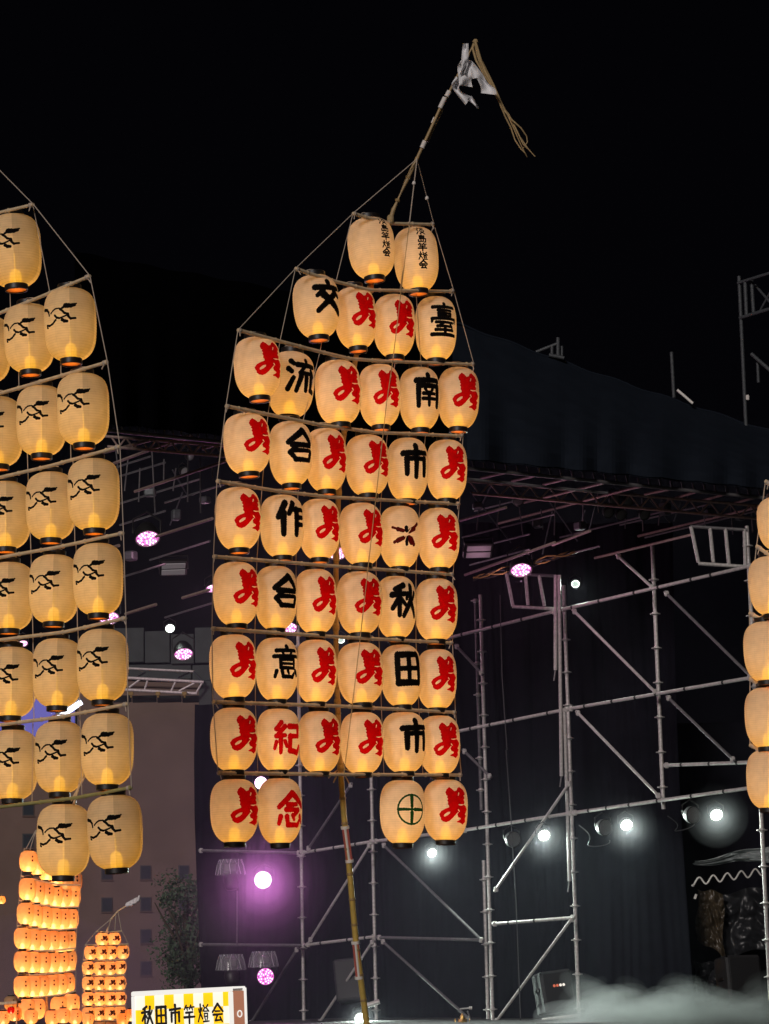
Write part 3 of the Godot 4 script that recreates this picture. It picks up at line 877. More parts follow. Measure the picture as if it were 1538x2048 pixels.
func scaffold() -> void:
	var s := thing("stage_scaffold", at(980, 2060, 37.0), "tall grey tube scaffold wall with rosettes and diagonal braces along the stage", "scaffold")
	var D := func(x): return wall_depth(x)
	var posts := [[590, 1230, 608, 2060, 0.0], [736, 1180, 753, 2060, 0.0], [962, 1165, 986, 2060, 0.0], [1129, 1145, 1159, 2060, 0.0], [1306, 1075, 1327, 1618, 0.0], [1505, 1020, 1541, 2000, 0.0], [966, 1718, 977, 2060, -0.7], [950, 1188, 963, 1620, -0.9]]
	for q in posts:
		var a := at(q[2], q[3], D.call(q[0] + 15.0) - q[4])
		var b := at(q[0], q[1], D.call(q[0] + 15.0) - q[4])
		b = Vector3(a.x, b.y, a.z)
		var post := pipe("post", a, b, 0.029, M.steel_dim if q[4] < -0.8 else M.steel, s)  # shade on the rearmost post is put into a darker steel
		var y := a.y + 0.31
		while y < b.y:
			var st := start()
			var f := (y - a.y) / (b.y - a.y)
			lathe(st, a.lerp(b, f), Vector3.UP, PackedVector2Array([Vector2(0.034, -0.03), Vector2(0.04, -0.012), Vector2(0.078, -0.006), Vector2(0.078, 0.006), Vector2(0.04, 0.012), Vector2(0.034, 0.03)]), 10, true)
			part("rosette", st, M.steel, post)
			y += 0.5
	# ledgers and braces: x, y, x, y, dim
	var bars := [["ledger", 893, 1277, 1112, 1222, 0], ["ledger", 1112, 1222, 1505, 1131, 0], ["ledger", 910, 1464, 1137, 1418, 0], ["ledger", 1137, 1418, 1505, 1355, 0], ["ledger", 925, 1661, 1145, 1626, 0], ["ledger", 1145, 1626, 1520, 1573, 0], ["ledger", 985, 1848, 1150, 1835, 0], ["ledger", 1328, 1531, 1520, 1524, 0], ["ledger", 602, 1706, 747, 1683, 0], ["ledger", 747, 1683, 925, 1661, 0], ["ledger", 612, 1890, 752, 1873, 0], ["ledger", 398, 1889, 612, 1891, 1], ["ledger", 398, 1701, 602, 1706, 1], ["ledger", 754, 1875, 967, 1880, 1],
		["brace", 1233, 1109, 1308, 1178, 0], ["brace", 1329, 1183, 1505, 1356, 1], ["brace", 1145, 1219, 1314, 1388, 0], ["brace", 1333, 1392, 1470, 1523, 1], ["brace", 1152, 1422, 1321, 1596, 0], ["brace", 1141, 1563, 989, 1783, 0], ["brace", 1146, 1834, 990, 2046, 0], ["brace", 910, 1289, 966, 1350, 1], ["brace", 925, 1499, 983, 1556, 1], ["brace", 704, 1566, 614, 1701, 1], ["brace", 741, 1687, 618, 1884, 0], ["brace", 747, 1880, 637, 2048, 0], ["brace", 764, 1687, 967, 1884, 1], ["brace", 762, 1880, 952, 2050, 1], ["brace", 596, 1895, 499, 2050, 1]]
	for b in bars:
		var off := -0.05 if b[0] == "ledger" else -0.1
		var p := at(b[1], b[2], D.call(b[1]) + off)
		var q := at(b[3], b[4], D.call(b[3]) + off)
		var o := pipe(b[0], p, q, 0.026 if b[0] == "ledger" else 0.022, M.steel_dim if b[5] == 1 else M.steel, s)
		var d := (q - p).normalized()
		for e in [p + d * 0.05, q - d * 0.05]:
			var st := start()
			block(st, e, Vector3(0.065, 0.08, 0.06), facing(camera_frame.basis.z), 0.012)
			part("coupler", st, M.steel, o)
		if b[0] == "ledger" and b[5] == 0:
			var step := 0.32
			while step < p.distance_to(q) - 0.2:
				var st := start()
				rod(st, p + d * step, p + d * (step + 0.035), 0.0295, 9)
				part("cable_tie", st, M.black, o)
				step += rng.randf_range(0.35, 0.7)
	for h in [[1111, 1150, 1111, 1340], [1118, 1150, 1123, 1552], [1129, 1420, 1139, 1762]]:
		var lower := at(h[2], h[3], D.call(1120.0) - 0.12)
		var upper := at(h[0], h[1], D.call(1120.0) - 0.12)
		pipe("hanging_tube", lower, upper, 0.027, M.steel, s)
		pipe("strap_end", lower, lower + Vector3(-0.03, -0.16, 0.02), 0.012, M.steel_dim, s)
	for l in [[[1381, 1053], [1495, 1060], [1397, 1127], [1502, 1134], [[1382, 1053, 1397, 1125], [1420, 1056, 1427, 1125], [1451, 1057, 1458, 1128], [1489, 1058, 1491, 1131]]], [[1012, 1147], [1112, 1152], [1025, 1213], [1132, 1219], [[1013, 1147, 1026, 1212], [1051, 1149, 1056, 1210], [1078, 1150, 1089, 1212]]]]:

		var z: float = D.call(l[0][0]) - 0.5
		pipe("frame_rail", at(l[0][0], l[0][1], z), at(l[1][0], l[1][1], z), 0.024, M.steel_dim, s)
		pipe("frame_rail", at(l[2][0], l[2][1], z), at(l[3][0], l[3][1], z), 0.026, M.steel, s)
		for r in l[4]:
			pipe("frame_rung", at(r[0], r[1], z), at(r[2], r[3], z), 0.026, M.steel, s)
	pipe("platform_arm", at(1085, 2040, 36.2), at(1158, 2031, 36.0), 0.03, M.steel, s)
	pipe("clamp_arm", at(733, 2011, 38.2), at(759, 2003, 38.2), 0.04, M.steel, s)
	# the tower at the upper right and bits above the roof
	var t := thing("scaffold_tower", at(1499, 1000, 37.5), "dark scaffold tower with ladder frame rising above the roof at right", "scaffold")
	pipe("post", at(1499, 1000, 37.5), at(1478, 552, 37.5), 0.03, M.steel_dark, t)
	pipe("rail", at(1476, 566, 37.5), at(1560, 540, 36.8), 0.025, M.steel_dark, t)
	pipe("rail", at(1480, 636, 37.5), at(1560, 612, 36.8), 0.03, M.steel_dark, t)
	for r in [[1490, 562, 1493, 629], [1503, 559, 1507, 624]]:
		pipe("rung", at(r[0], r[1], 37.4), at(r[2], r[3], 37.4), 0.03, M.steel_dark, t)
	pipe("brace", at(1520, 622, 37.3), at(1548, 572, 37.0), 0.02, M.steel_dark, t)
	pipe("brace", at(1510, 570, 37.5), at(1545, 610, 37.0), 0.02, M.steel_dark, t)
	pipe("brace", at(1503, 708, 37.6), at(1545, 745, 37.3), 0.03, M.steel_dark, t)
	pipe("rung", at(1515, 725, 37.6), at(1517, 765, 37.6), 0.025, M.steel_dark, t)
	var box := start()
	block(box, at(1495, 795, 37.4), Vector3(0.05, 0.08, 0.04), facing(camera_frame.basis.z), 0.008)
	part("junction_box", box, M.cloth, t)
	var u := thing("roof_bracket", at(1110, 716, 36.2), "small grey braced frame standing on the roof edge", "bracket")
	pipe("upright", at(1116, 716, 36.2), at(1116, 675, 36.2), 0.03, M.steel_dark, u)
	pipe("upright", at(1104, 712, 36.2), at(1104, 692, 36.2), 0.025, M.steel_dark, u)
	pipe("upright", at(1124, 716, 36.2), at(1124, 692, 36.2), 0.02, M.steel_dark, u)
	pipe("strut", at(1072, 704, 36.2), at(1118, 686, 36.2), 0.025, M.steel_dark, u)
	pipe("foot_rail", at(1098, 710, 36.15), at(1128, 716, 36.15), 0.03, M.steel_dark, u)
	var v := thing("roof_mast", at(1348, 795, 37.2), "thin upright mast with a slanting pale tube on the roof edge", "mast")
	pipe("mast_tube", at(1348, 795, 37.2), at(1343, 704, 37.2), 0.028, M.steel_dark, v)
	pipe("slanting_tube", at(1355, 780, 37.1), at(1386, 807, 37.0), 0.022, M.white_tape, v)


func roof() -> void:
	var r := thing("stage_roof", at(1240, 975, 32.5), "dark navy canvas stage roof with scalloped front edge over pipe rafters", "roof")
	# the front slope, from the scalloped eave up to the ridge line
	for piece in [["canvas_roof", 905.0, 1600.0, M.tarp], ["unlit_canvas", 150.0, 905.0, M.tarp_unlit]]:  # the unlit left end of the roof is painted black
		var st := start()
		var n := 96
		var grid := []
		for i in n + 1:
			var x: float = lerpf(piece[1], piece[2], float(i) / n)
			var eave_y := 845.0 + (x - 215.0) * 0.0985 + 2.5 * absf(sin(x * 0.045))
			var top_y := lerpf(660.0, 862.0, (x - 950.0) / 588.0) if x > 950.0 else lerpf(500.0, 660.0, (x - 150.0) / 800.0)
			top_y += 2.0 * sin(x * 0.06) + 4.0 * sin((x - 950.0) / 588.0 * PI)
			var col := []
			for k in 9:
				var f := k / 8.0
				var fold := sin(x * 0.075 + 1.3 * sin(x * 0.021)) * 0.2 * pow(1.0 - f, 2.2)
				col.append(at(x, lerpf(eave_y, top_y, f), eave_depth(x) + 4.2 * pow(f, 1.15) + fold))
			grid.append(col)
		for i in n:
			for k in 8:
				var a: Vector3 = grid[i][k]
				var b: Vector3 = grid[i + 1][k]
				var c: Vector3 = grid[i + 1][k + 1]
				var d: Vector3 = grid[i][k + 1]
				var norm := (b - a).cross(d - a).normalized()
				if norm.dot(camera_frame.origin - a) < 0.0:
					norm = -norm
				quad(st, a, b, c, d, norm)
				quad(st, a - norm * 0.02, b - norm * 0.02, c - norm * 0.02, d - norm * 0.02, -norm)
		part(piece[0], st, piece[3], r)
	var hem := start()
	var hp := PackedVector3Array()
	for i in 60:
		var x := lerpf(915.0, 1600.0, i / 59.0)
		hp.append(at(x, lerpf(660.0, 862.0, (x - 950.0) / 588.0) + 4.0 * sin((x - 950.0) / 588.0 * PI) + 2.0 * sin(x * 0.06), eave_depth(x) + 4.18))
	tube(hem, hp, 0.022, 0.022, 6)
	part("ridge_hem", hem, M.tarp, r)
	var E := func(x): return eave_depth(x) + 0.4
	pipe("eave_pipe", at(200, 859, E.call(200.0)), at(460, 886, E.call(460.0)), 0.024, M.steel_dim, r)
	pipe("eave_pipe", at(930, 936, E.call(930.0)), at(1600, 1003, E.call(1600.0)), 0.026, M.steel_dim, r)
	pipe("eave_pipe", at(930, 957, E.call(930.0)), at(1215, 986, E.call(1215.0)), 0.018, M.steel_dim, r)
	for x in range(225, 460, 17):
		var y := 859.0 + (x - 200.0) * 0.104
		pipe("eave_hook", at(x, y - 18, E.call(x)), at(x + 2, y - 5, E.call(x)), 0.014, M.steel_dark, r)
	for x in range(945, 1530, 22):
		var y := 936.0 + (x - 930.0) * 0.1
		pipe("eave_hook", at(x, y - 16, E.call(x)), at(x + 3, y - 3, E.call(x)), 0.014, M.steel_dark, r)
	# rafters running back under the roof: x, y near the eave first
	for q in [[1012, 1015, 921, 1041], [1207, 966, 1049, 1005], [1282, 972, 997, 1047], [1518, 1014, 1203, 1090], [1385, 1069, 1190, 1116], [1012, 945, 962, 956], [1070, 951, 1024, 962], [1136, 957, 1087, 969], [1340, 978, 1290, 989], [1398, 982, 1352, 996], [1452, 988, 1406, 1001], [1510, 995, 1464, 1008], [1282, 973, 1240, 981], [374, 872, 227, 927], [302, 880, 182, 912], [452, 922, 270, 983], [444, 884, 406, 898], [425, 1037, 312, 1073], [418, 1180, 365, 1196], [312, 1209, 251, 1228], [384, 873, 330, 893], [238, 1091, 215, 1098], [1110, 1085, 930, 1150], [1180, 1062, 1105, 1090]]:
		var len_px := Vector2(q[0], q[1]).distance_to(Vector2(q[2], q[3]))
		pipe("rafter", at(q[0], q[1], eave_depth(q[0]) + 0.9), at(q[2], q[3], eave_depth(q[0]) + 0.9 + len_px * 0.011), 0.02, M.steel_pink_lit, r)
	for q in [[940, 982, 1022, 1085], [985, 966, 958, 1022], [1097, 1000, 1155, 1082], [1105, 1022, 1085, 1108], [1300, 1000, 1340, 1045], [1362, 1005, 1348, 1042], [1194, 1000, 1178, 1062], [1170, 1020, 1160, 1060], [345, 940, 375, 990], [520, 1000, 560, 1080], [365, 985, 340, 1050]]:
		pipe("wire_brace", at(q[0], q[1], 35.0), at(q[2], q[3], 35.5), 0.011, M.steel_dark, r)
	for i in 15:      # the lattice girder behind the eave
		var x := 940.0 + i * 40.0
		var y := 962.0 + (x - 930.0) * 0.085
		pipe("girder_web", at(x, y, 34.4), at(x + 20, y + 26, 34.4), 0.013, M.steel_pink_lit, r)
		pipe("girder_web", at(x + 20, y + 26, 34.4), at(x + 40, y + 3.4, 34.4), 0.013, M.steel_pink_lit, r)
	pipe("girder_chord", at(935, 962, 34.4), at(1545, 1014, 34.4), 0.02, M.steel_pink_lit, r)
	pipe("girder_chord", at(945, 987, 34.4), at(1545, 1040, 34.4), 0.02, M.steel_pink_lit, r)
	for i in 8:
		var x := 222.0 + i * 30.0
		var y := 872.0 + (x - 215.0) * 0.085
		pipe("girder_web", at(x, y, 30.6), at(x + 15, y + 22, 30.6), 0.012, M.steel_pink_lit, r)
		pipe("girder_web", at(x + 15, y + 22, 30.6), at(x + 30, y + 2.5, 30.6), 0.012, M.steel_pink_lit, r)
	pipe("girder_chord", at(205, 872, 30.6), at(462, 893, 30.6), 0.018, M.steel_pink_lit, r)
	pipe("girder_chord", at(215, 893, 30.6), at(462, 914, 30.6), 0.018, M.steel_pink_lit, r)
	for q in [[925, 1075, 1110, 1028], [935, 1100, 1060, 1068], [1120, 1075, 1330, 1022], [1290, 1075, 1530, 1018], [1240, 1050, 1420, 1008], [950, 1022, 1060, 994], [215, 960, 330, 925], [230, 1010, 400, 958], [330, 1005, 450, 968], [240, 1050, 330, 1022], [300, 1120, 420, 1082], [225, 1160, 330, 1128], [330, 1235, 425, 1206], [215, 940, 300, 913], [940, 1130, 1060, 1098], [1060, 1128, 1200, 1092]]:
		pipe("rafter", at(q[0], q[1], 36.2), at(q[2], q[3], 34.6), 0.015, M.steel_dim, r)
	for i in 14:
		var x := 950.0 + i * 42.0 + rng.randf_range(-9, 9)
		var y := 985.0 + rng.randf_range(0, 35)
		pipe("drop_hanger", at(x, y, 35.2), at(x + rng.randf_range(-8, 8), y + rng.randf_range(30, 75), 35.2), 0.010, M.steel_dim, r)
	for i in 9:
		var x := 232.0 + i * 24.0
		pipe("drop_hanger", at(x, 900 + (i % 3) * 18, 33.0), at(x + rng.randf_range(-8, 8), 960 + (i % 4) * 22, 33.0), 0.010, M.steel_dim, r)
	for q in [[955, 1012, 0.14, 0.1], [1075, 1045, 0.12, 0.16], [1160, 1052, 0.16, 0.12], [1330, 1018, 0.14, 0.18], [1420, 1026, 0.18, 0.12], [1480, 1034, 0.12, 0.1], [300, 985, 0.16, 0.12], [352, 1030, 0.12, 0.16], [262, 1112, 0.16, 0.14], [410, 1000, 0.14, 0.1]]:
		var st := start()
		block(st, at(q[0], q[1], 35.0), Vector3(q[2], q[3], 0.14), Basis(Vector3.UP, q[0] * 0.01), 0.02)
		part("junction_box", st, M.steel_dark, r)
	# draped cable loom
	for k in 4:
		var st := start()
		var pts := PackedVector3Array()
		for i in 15:
			var x := lerpf(946.0, 1150.0, i / 14.0)
			pts.append(at(x, lerpf(1155.0, 1102.0, i / 14.0) + 5.0 * sin(i * 1.1 + k * 1.7) + k * 1.5, 34.9 + 0.05 * k))
		tube(st, pts, 0.012, 0.012, 6)
		part("cable", st, M.cable_yellow if k % 2 == 0 else M.black, r)
	# the lattice beam at the far left, behind the left lanterns
	var t := thing("lattice_beam", at(320, 1390, 45.0), "grey lattice truss beam hanging between left and central lanterns", "truss")
	pipe("chord", at(225, 1335, 45.6), at(388, 1343, 45.6), 0.024, M.steel, t)
	pipe("chord", at(225, 1354, 45.0), at(407, 1364, 45.0), 0.03, M.steel, t)
	pipe("chord", at(225, 1378, 45.0), at(394, 1387, 45.0), 0.03, M.steel, t)
	for q in [[280, 1359, 258, 1375], [295, 1361, 289, 1380], [351, 1363, 342, 1383], [389, 1366, 358, 1382], [404, 1366, 392, 1386]]:
		pipe("web_member", at(q[0], q[1], 45.0), at(q[2], q[3], 45.0), 0.02, M.steel, t)
	for q in [[290, 1345, 270, 1356], [378, 1345, 355, 1356], [388, 1343, 406, 1363]]:
		pipe("web_member", at(q[0], q[1], 45.5), at(q[2], q[3], 45.1), 0.018, M.steel_dark, t)
	for q in [262, 316, 369]:
		var st := start()
		block(st, at(q, 1387, 44.9), Vector3(0.09, 0.07, 0.06), facing(camera_frame.basis.z), 0.01)
		rod(st, at(q, 1388, 44.9), at(q + 0.5, 1395, 44.9), 0.02, 6)
		part("hook_clamp", st, M.cable_yellow, t)


func drapes() -> void:
	# the black cloth behind the scaffold, hung in folds; x is across the picture
	for c in [["stage_curtain", 398.0, 640.0, 1395.0, 2.4, "long black curtain at the left end of the stage, its straight edge against the building", 5], ["stage_curtain", 612.0, 985.0, 1060.0, 1.6, "black curtain behind the scaffold under the central lanterns", 6], ["stage_curtain", 960.0, 1388.0, 1010.0, 1.1, "wide black curtain hung in folds behind the scaffold at right", 8]]:
		var x0: float = c[1]
		var x1: float = c[2]
		var foot := at((x0 + x1) * 0.5, 2075, wall_depth((x0 + x1) * 0.5) + c[4])
		var t := thing(c[0], foot, c[5], "curtain", "black stage curtains")
		var widths: int = c[6]
		for w in widths:
			var a := lerpf(x0, x1, float(w) / widths)
			var b := lerpf(x0, x1, float(w + 1) / widths)
			var st := start()
			var n := 30
			var grid := []
			for i in n + 1:
				var x := lerpf(a, b, float(i) / n)
				var low := at(x, 2075, wall_depth(x) + c[4])
				var y_top := at(x, c[3], wall_depth(x) + c[4]).y
				var col := []
				for k in 7:
					var f := k / 6.0
					var fold := 0.016 * sin(x * 0.31 + 2.0 * sin(x * 0.05) + f) + 0.06 * sin(x * 0.083 + f * 1.5 + 1.4 * sin(x * 0.017)) + 0.05 * sin(x * 0.047 - f * 3.0)
					var sway := 0.06 * sin(f * 4.0 + x * 0.02)
					col.append(Vector3(low.x + sway, lerpf(low.y, y_top, f), low.z + fold))
				grid.append(col)
			for i in n:
				for k in 6:
					var p := []
					var nn := []
					for q in [[i, k], [i + 1, k], [i + 1, k + 1], [i, k + 1]]:
						p.append(grid[q[0]][q[1]])
						var dx: Vector3 = grid[mini(q[0] + 1, n)][q[1]] - grid[maxi(q[0] - 1, 0)][q[1]]
						var dy: Vector3 = grid[q[0]][mini(q[1] + 1, 6)] - grid[q[0]][maxi(q[1] - 1, 0)]
						nn.append(dx.cross(dy).normalized())
					tri(st, [p[0], p[1], p[2]], [nn[0], nn[1], nn[2]], [Vector2.ZERO, Vector2.RIGHT, Vector2.ONE])
					tri(st, [p[0], p[2], p[3]], [nn[0], nn[2], nn[3]], [Vector2.ZERO, Vector2.ONE, Vector2.DOWN])
			part("cloth_width", st, M.velvet, t)
	# pale panels hanging high behind the roof, left of the central pole
	var p := thing("back_panel", at(330, 1330, 46.5), "row of dull grey-green backdrop panels under the roof, behind the lattice beam", "panel")
	for q in [[222, 1256, 288, 1325], [290, 1262, 340, 1326], [342, 1268, 388, 1328], [390, 1255, 424, 1326], [385, 1330, 424, 1362], [222, 1329, 383, 1360]]:
		var st := start()
		var mid := at((q[0] + q[2]) * 0.5, (q[1] + q[3]) * 0.5, 46.5)
		block(st, mid, Vector3((q[2] - q[0]) * 46.5 / FOCAL, (q[3] - q[1]) * 46.5 / FOCAL, 0.06), facing(camera_frame.basis.z * Vector3(1, 0, 1)), 0.01)
		part("panel_board", st, M.panel, p)
	var v := thing("roof_valance", at(320, 1408, 45.4), "dark cloth valance across the top of the building view", "valance")
	for k in 4:
		var st := start()
		var x := 215.0 + k * 50.0
		block(st, at(x + 24, 1398, 45.4), Vector3(0.455, 0.13, 0.05), facing(camera_frame.basis.z * Vector3(1, 0, 1)), 0.01)
		part("valance_cloth", st, M.panel_dark, v)
	var w := start()
	block(w, at(411, 1402, 45.2), Vector3(0.24, 0.75, 0.06), facing(camera_frame.basis.z * Vector3(1, 0, 1)), 0.01)
	part("side_cloth", w, M.panel, v)


# a round LED spotlight; aim points where it shines
func spotlight(px: float, py: float, depth: float, radius: float, aim: Vector3, lens: Material, lamp: Color, power: float, cone: float, label: String, group: String, cells := 0) -> void:
	var face := at(px, py, depth)
	var t := thing("spotlight", face, label, "spotlight", group)
	var z := aim.normalized()
	var f := facing(z)
	var st := start()
	lathe(st, Vector3.ZERO - z * radius * 1.5, z, PackedVector2Array([Vector2(0.01, 0), Vector2(radius * 0.62, 0.01), Vector2(radius * 0.8, radius * 0.3), Vector2(radius * 1.06, radius * 0.8), Vector2(radius * 1.14, radius * 1.5), Vector2(radius * 1.14, radius * 1.56), Vector2(radius * 1.02, radius * 1.56), Vector2(radius * 1.0, radius * 1.46)]), 20)
	obj("housing", st, M.fixture, t)
	var g := start()
	lathe(g, -z * radius * 0.05, z, PackedVector2Array([Vector2(radius * 1.0, 0), Vector2(radius * 0.98, radius * 0.03), Vector2(radius * 0.6, radius * 0.07), Vector2(0.001, radius * 0.09)]), 20)
	var glass := obj("lens", g, lens, t)
	if cells > 0:
		for ringed in 4:
			var count: int = [1, 6, 11, 16][ringed]
			for k in count:
				var a := TAU * k / count + ringed * 0.4
				var rr: float = radius * [0.0, 0.3, 0.58, 0.85][ringed]
				var c := start()
				var q: Vector3 = (f.x * cos(a) + f.y * sin(a)) * rr + z * radius * 0.08
				lathe(c, q - z * 0.01, z, PackedVector2Array([Vector2(radius * 0.095, 0), Vector2(radius * 0.07, radius * 0.07), Vector2(0.001, radius * 0.1)]), 7)
				obj("led_cell", c, M.led_hot if cells == 2 else M.led_white if (k + ringed) % 4 else M.led_dim, glass)
	var y := start()
	tube(y, PackedVector3Array([f.x * radius * 1.25 - z * radius * 0.6, f.x * radius * 1.25 + Vector3.UP * radius * 1.2 - z * radius * 0.6, Vector3.UP * radius * 1.9 - z * radius * 0.7, -f.x * radius * 1.25 + Vector3.UP * radius * 1.2 - z * radius * 0.6, -f.x * radius * 1.25 - z * radius * 0.6]), radius * 0.1, radius * 0.1, 6)
	obj("yoke", y, M.fixture, t)
	if power > 0.0 and cone > 80.0:
		var o := OmniLight3D.new()
		o.name = "spot_light"
		o.light_color = lamp
		o.light_energy = power
		o.light_size = radius * 0.5
		o.omni_range = 60.0
		o.omni_attenuation = 2.0
		o.shadow_enabled = true
		t.add_child(o)
		o.position = z * (radius * 1.6)
	elif power > 0.0:
		var l := SpotLight3D.new()
		l.name = "spot_light"
		l.light_color = lamp
		l.light_energy = power
		l.light_size = radius * 0.8
		l.spot_angle = cone
		l.spot_angle_attenuation = 0.8
		l.spot_range = 80.0
		l.spot_attenuation = 2.0
		l.shadow_enabled = true
		t.add_child(l)
		l.basis = facing(-z)
		l.position = z * (radius * 0.35)


func lights() -> void:
	var eye := camera_frame.origin
	var pink := Color(1.0, 0.55, 0.95)
	var roofs := [[295, 1077, 34.5, 20, "pink LED spotlight under the roof, highest between left and central lanterns"], [1042, 1140, 34.8, 18, "pink LED spotlight hanging at the left end of the yellow cable bundle"], [367, 1308, 43.0, 16, "pink LED spotlight in front of the grey-green backdrop panels"], [218, 1236, 41.0, 17, "pink LED spotlight under the fifth row's outer lantern of the left pole"], [575, 1257, 38.5, 17, "pink LED spotlight seen below the black triangle-over-box lantern, sixth row"], [676, 1107, 37.0, 16, "pink LED spotlight behind the central pole between fifth and sixth rows"], [424, 1177, 38.5, 10, "pink LED spotlight peeping out left of the sixth row's first lantern"], [46, 1287, 41.0, 8, "small pink light between the lanterns at the picture's left edge"]]
	for q in roofs:
		var face := at(q[0], q[1], q[2])
		spotlight(q[0], q[1], q[2], q[3] * q[2] / FOCAL * 1.12, (eye - face).normalized() * 0.6 + Vector3(0.12, -0.95, 0.0), M.lens_pink, Color(1.0, 0.72, 0.85), 0.5, 90.0, q[4], "pink LED spotlights under the roof", 1)
	var f1 := at(526, 1760, 38.6)
	spotlight(526, 1760, 38.6, 0.135, (eye - f1).normalized() + Vector3(0.0, -0.06, 0.0), M.lens_pink_hot, pink, 9.0, 62.0, "large dazzling pink spotlight in purple haze below the lowest left lanterns", "pink spotlights on the left curtain")
	spotlight(531, 1953, 38.6, 0.132, (eye - at(531, 1953, 38.6)).normalized() + Vector3(0.0, -0.1, 0.0), M.lens_pink, pink, 1.5, 50.0, "pink LED spotlight with visible cells, just right of the lit signboard", "pink spotlights on the left curtain", 1)
	spotlight(522, 1566, 38.6, 0.10, (eye - at(522, 1566, 38.6)).normalized() + Vector3(0.12, 0.0, 0.0), M.lens_pink_hot, pink, 3.0, 60.0, "pink-white glare light between the two lowest left lanterns of the central pole", "pink spotlights on the left curtain")
	var white := Color(0.92, 1.0, 0.95)
	for q in [[1088, 1671, 20, "white flood lamp below the scaffold ledger, leftmost of the right-hand three"], [1253, 1650, 20, "white flood lamp below the scaffold ledger, middle of the right-hand three"], [1433, 1630, 21, "white flood lamp below the scaffold ledger, rightmost of the right-hand three"], [864, 1706, 16, "white flood lamp just below the green ringed cross lantern"], [720, 2036, 18, "white flood lamp at the picture's foot beside the bamboo pole"]]:
		var z := wall_depth(q[0]) - 0.25
		var face := at(q[0], q[1], z)
		spotlight(q[0], q[1], z, q[2] * z / FOCAL * 0.62, (eye - face).normalized() + Vector3(0.25, -0.5, 0.0), M.lens_white, white, 11.0, 70.0, q[3], "white flood lamps on the scaffold", 2)
	for q in [[340, 1257, 43.0, 13, "small white lamp above the grey-green backdrop panels"], [1151, 1168, 36.5, 12, "small white lamp right of the two-rung ladder frame under the roof"], [682, 1280, 40.0, 11, "small white lamp behind the pole between the sixth and seventh rows"]]:
		var face := at(q[0], q[1], q[2])
		spotlight(q[0], q[1], q[2], q[3] * q[2] / FOCAL * 0.72, (eye - face).normalized() + Vector3(0.1, -0.5, 0.0), M.lens_white, white, 1.6, 60.0, q[4], "small white lamps under the roof", 2)
	for q in [[1028, 1679, "unlit grey round lamp on the scaffold, leftmost of three"], [1211, 1655, "unlit grey round lamp on the scaffold, middle of three"], [1387, 1630, "unlit grey round lamp on the scaffold, rightmost of three"]]:
		var z := wall_depth(q[0]) - 0.25
		spotlight(q[0], q[1], z, 0.11, Vector3(0.55, -0.15, 1.0), M.lens_off, white, 0.0, 40.0, q[2], "unlit lamps on the scaffold")
	for q in [[1230, 1000, "left unlit lamp of the upper cluster under the roof"], [1258, 1002, "right unlit lamp of the upper cluster under the roof"], [1218, 1026, "left unlit lamp of the lower cluster under the roof"], [1243, 1030, "right unlit lamp of the lower cluster under the roof"], [381, 913, "pale oval lamp under the left roof, upper of two"], [369, 943, "pale oval lamp under the left roof, lower of two"], [1037, 1002, "unlit lamp hanging under the roof by the long pink-lit rafter"], [1290, 1030, "unlit lamp hanging under the roof right of the cluster"]]:
		spotlight(q[0], q[1], 34.6, 0.075 if q[0] > 400 else 0.062, Vector3(0.4 if q[0] > 400 else 0.9, -0.6, 0.9), M.lens_off if q[0] > 400 else M.lens_pale, white, 0.0, 40.0, "dark " + q[2] if q[0] > 400 else q[2], "unlit lamps under the roof")
	for q in [[957, 1103, "grey rectangular flood panel under the roof right of the fifth-row lanterns", 35.0], [347, 1138, "grey rectangular flood panel under the roof left of the sixth-row lanterns", 37.0]]:
		var c := at(q[0], q[1], q[3])
		var t := thing("flood_panel", c, q[2], "floodlight", "rectangular flood panels")
		var z := Vector3(0.15, -0.72, 0.7).normalized()
		var f := facing(z) * Basis(Vector3(0, 0, 1), 0.05)
		var st := start()
		block(st, -z * 0.05, Vector3(0.42, 0.27, 0.09), f, 0.015)
		obj("housing", st, M.fixture, t)
		for s in [-1.0, 1.0]:
			var g := start()
			block(g, f.y * 0.058 * s + z * 0.002, Vector3(0.36, 0.095, 0.02), f, 0.006)
			obj("panel_pane", g, M.lens_pale, t)
		var y := start()
		tube(y, PackedVector3Array([f.x * 0.22, f.x * 0.22 + Vector3.UP * 0.2, -f.x * 0.22 + Vector3.UP * 0.2, -f.x * 0.22]), 0.014, 0.014, 6)
		obj("yoke", y, M.fixture, t)
	# moving heads under clear rain covers
	for q in [[461, 1738, "dark moving-head light under a clear plastic rain cover, upper one"], [462, 1928, "dark moving-head light under a clear plastic rain cover, lower one above the signboard"], [527, 1922, "faint clear rain cover above the pink light with visible cells"]]:
		var c := at(q[0], q[1], 38.8)
		var t := thing("moving_head_light", c, q[2], "stage light", "moving-head lights with rain covers")
		var st := start()
		block(st, Vector3(0, 0.02, 0), Vector3(0.24, 0.16, 0.22), Basis(), 0.03)
		obj("base_box", st, M.fixture, t)
		if q[0] < 500:
			var h := start()
			lathe(h, Vector3(0, -0.07, 0), Vector3(0.1, -1, 0.25), PackedVector2Array([Vector2(0.001, 0), Vector2(0.1, 0.01), Vector2(0.125, 0.12), Vector2(0.11, 0.24), Vector2(0.09, 0.26), Vector2(0.001, 0.27)]), 18)
			obj("lamp_head", h, M.fixture, t)
		var k := start()
		var prof := PackedVector2Array([Vector2(0.001, 0.16), Vector2(0.17, 0.155), Vector2(0.205, 0.12), Vector2(0.225, 0.02), Vector2(0.25, -0.1)])
		lathe(k, Vector3.ZERO, Vector3.UP, prof, 26)
		obj("rain_cover", k, M.clear_plastic, t)
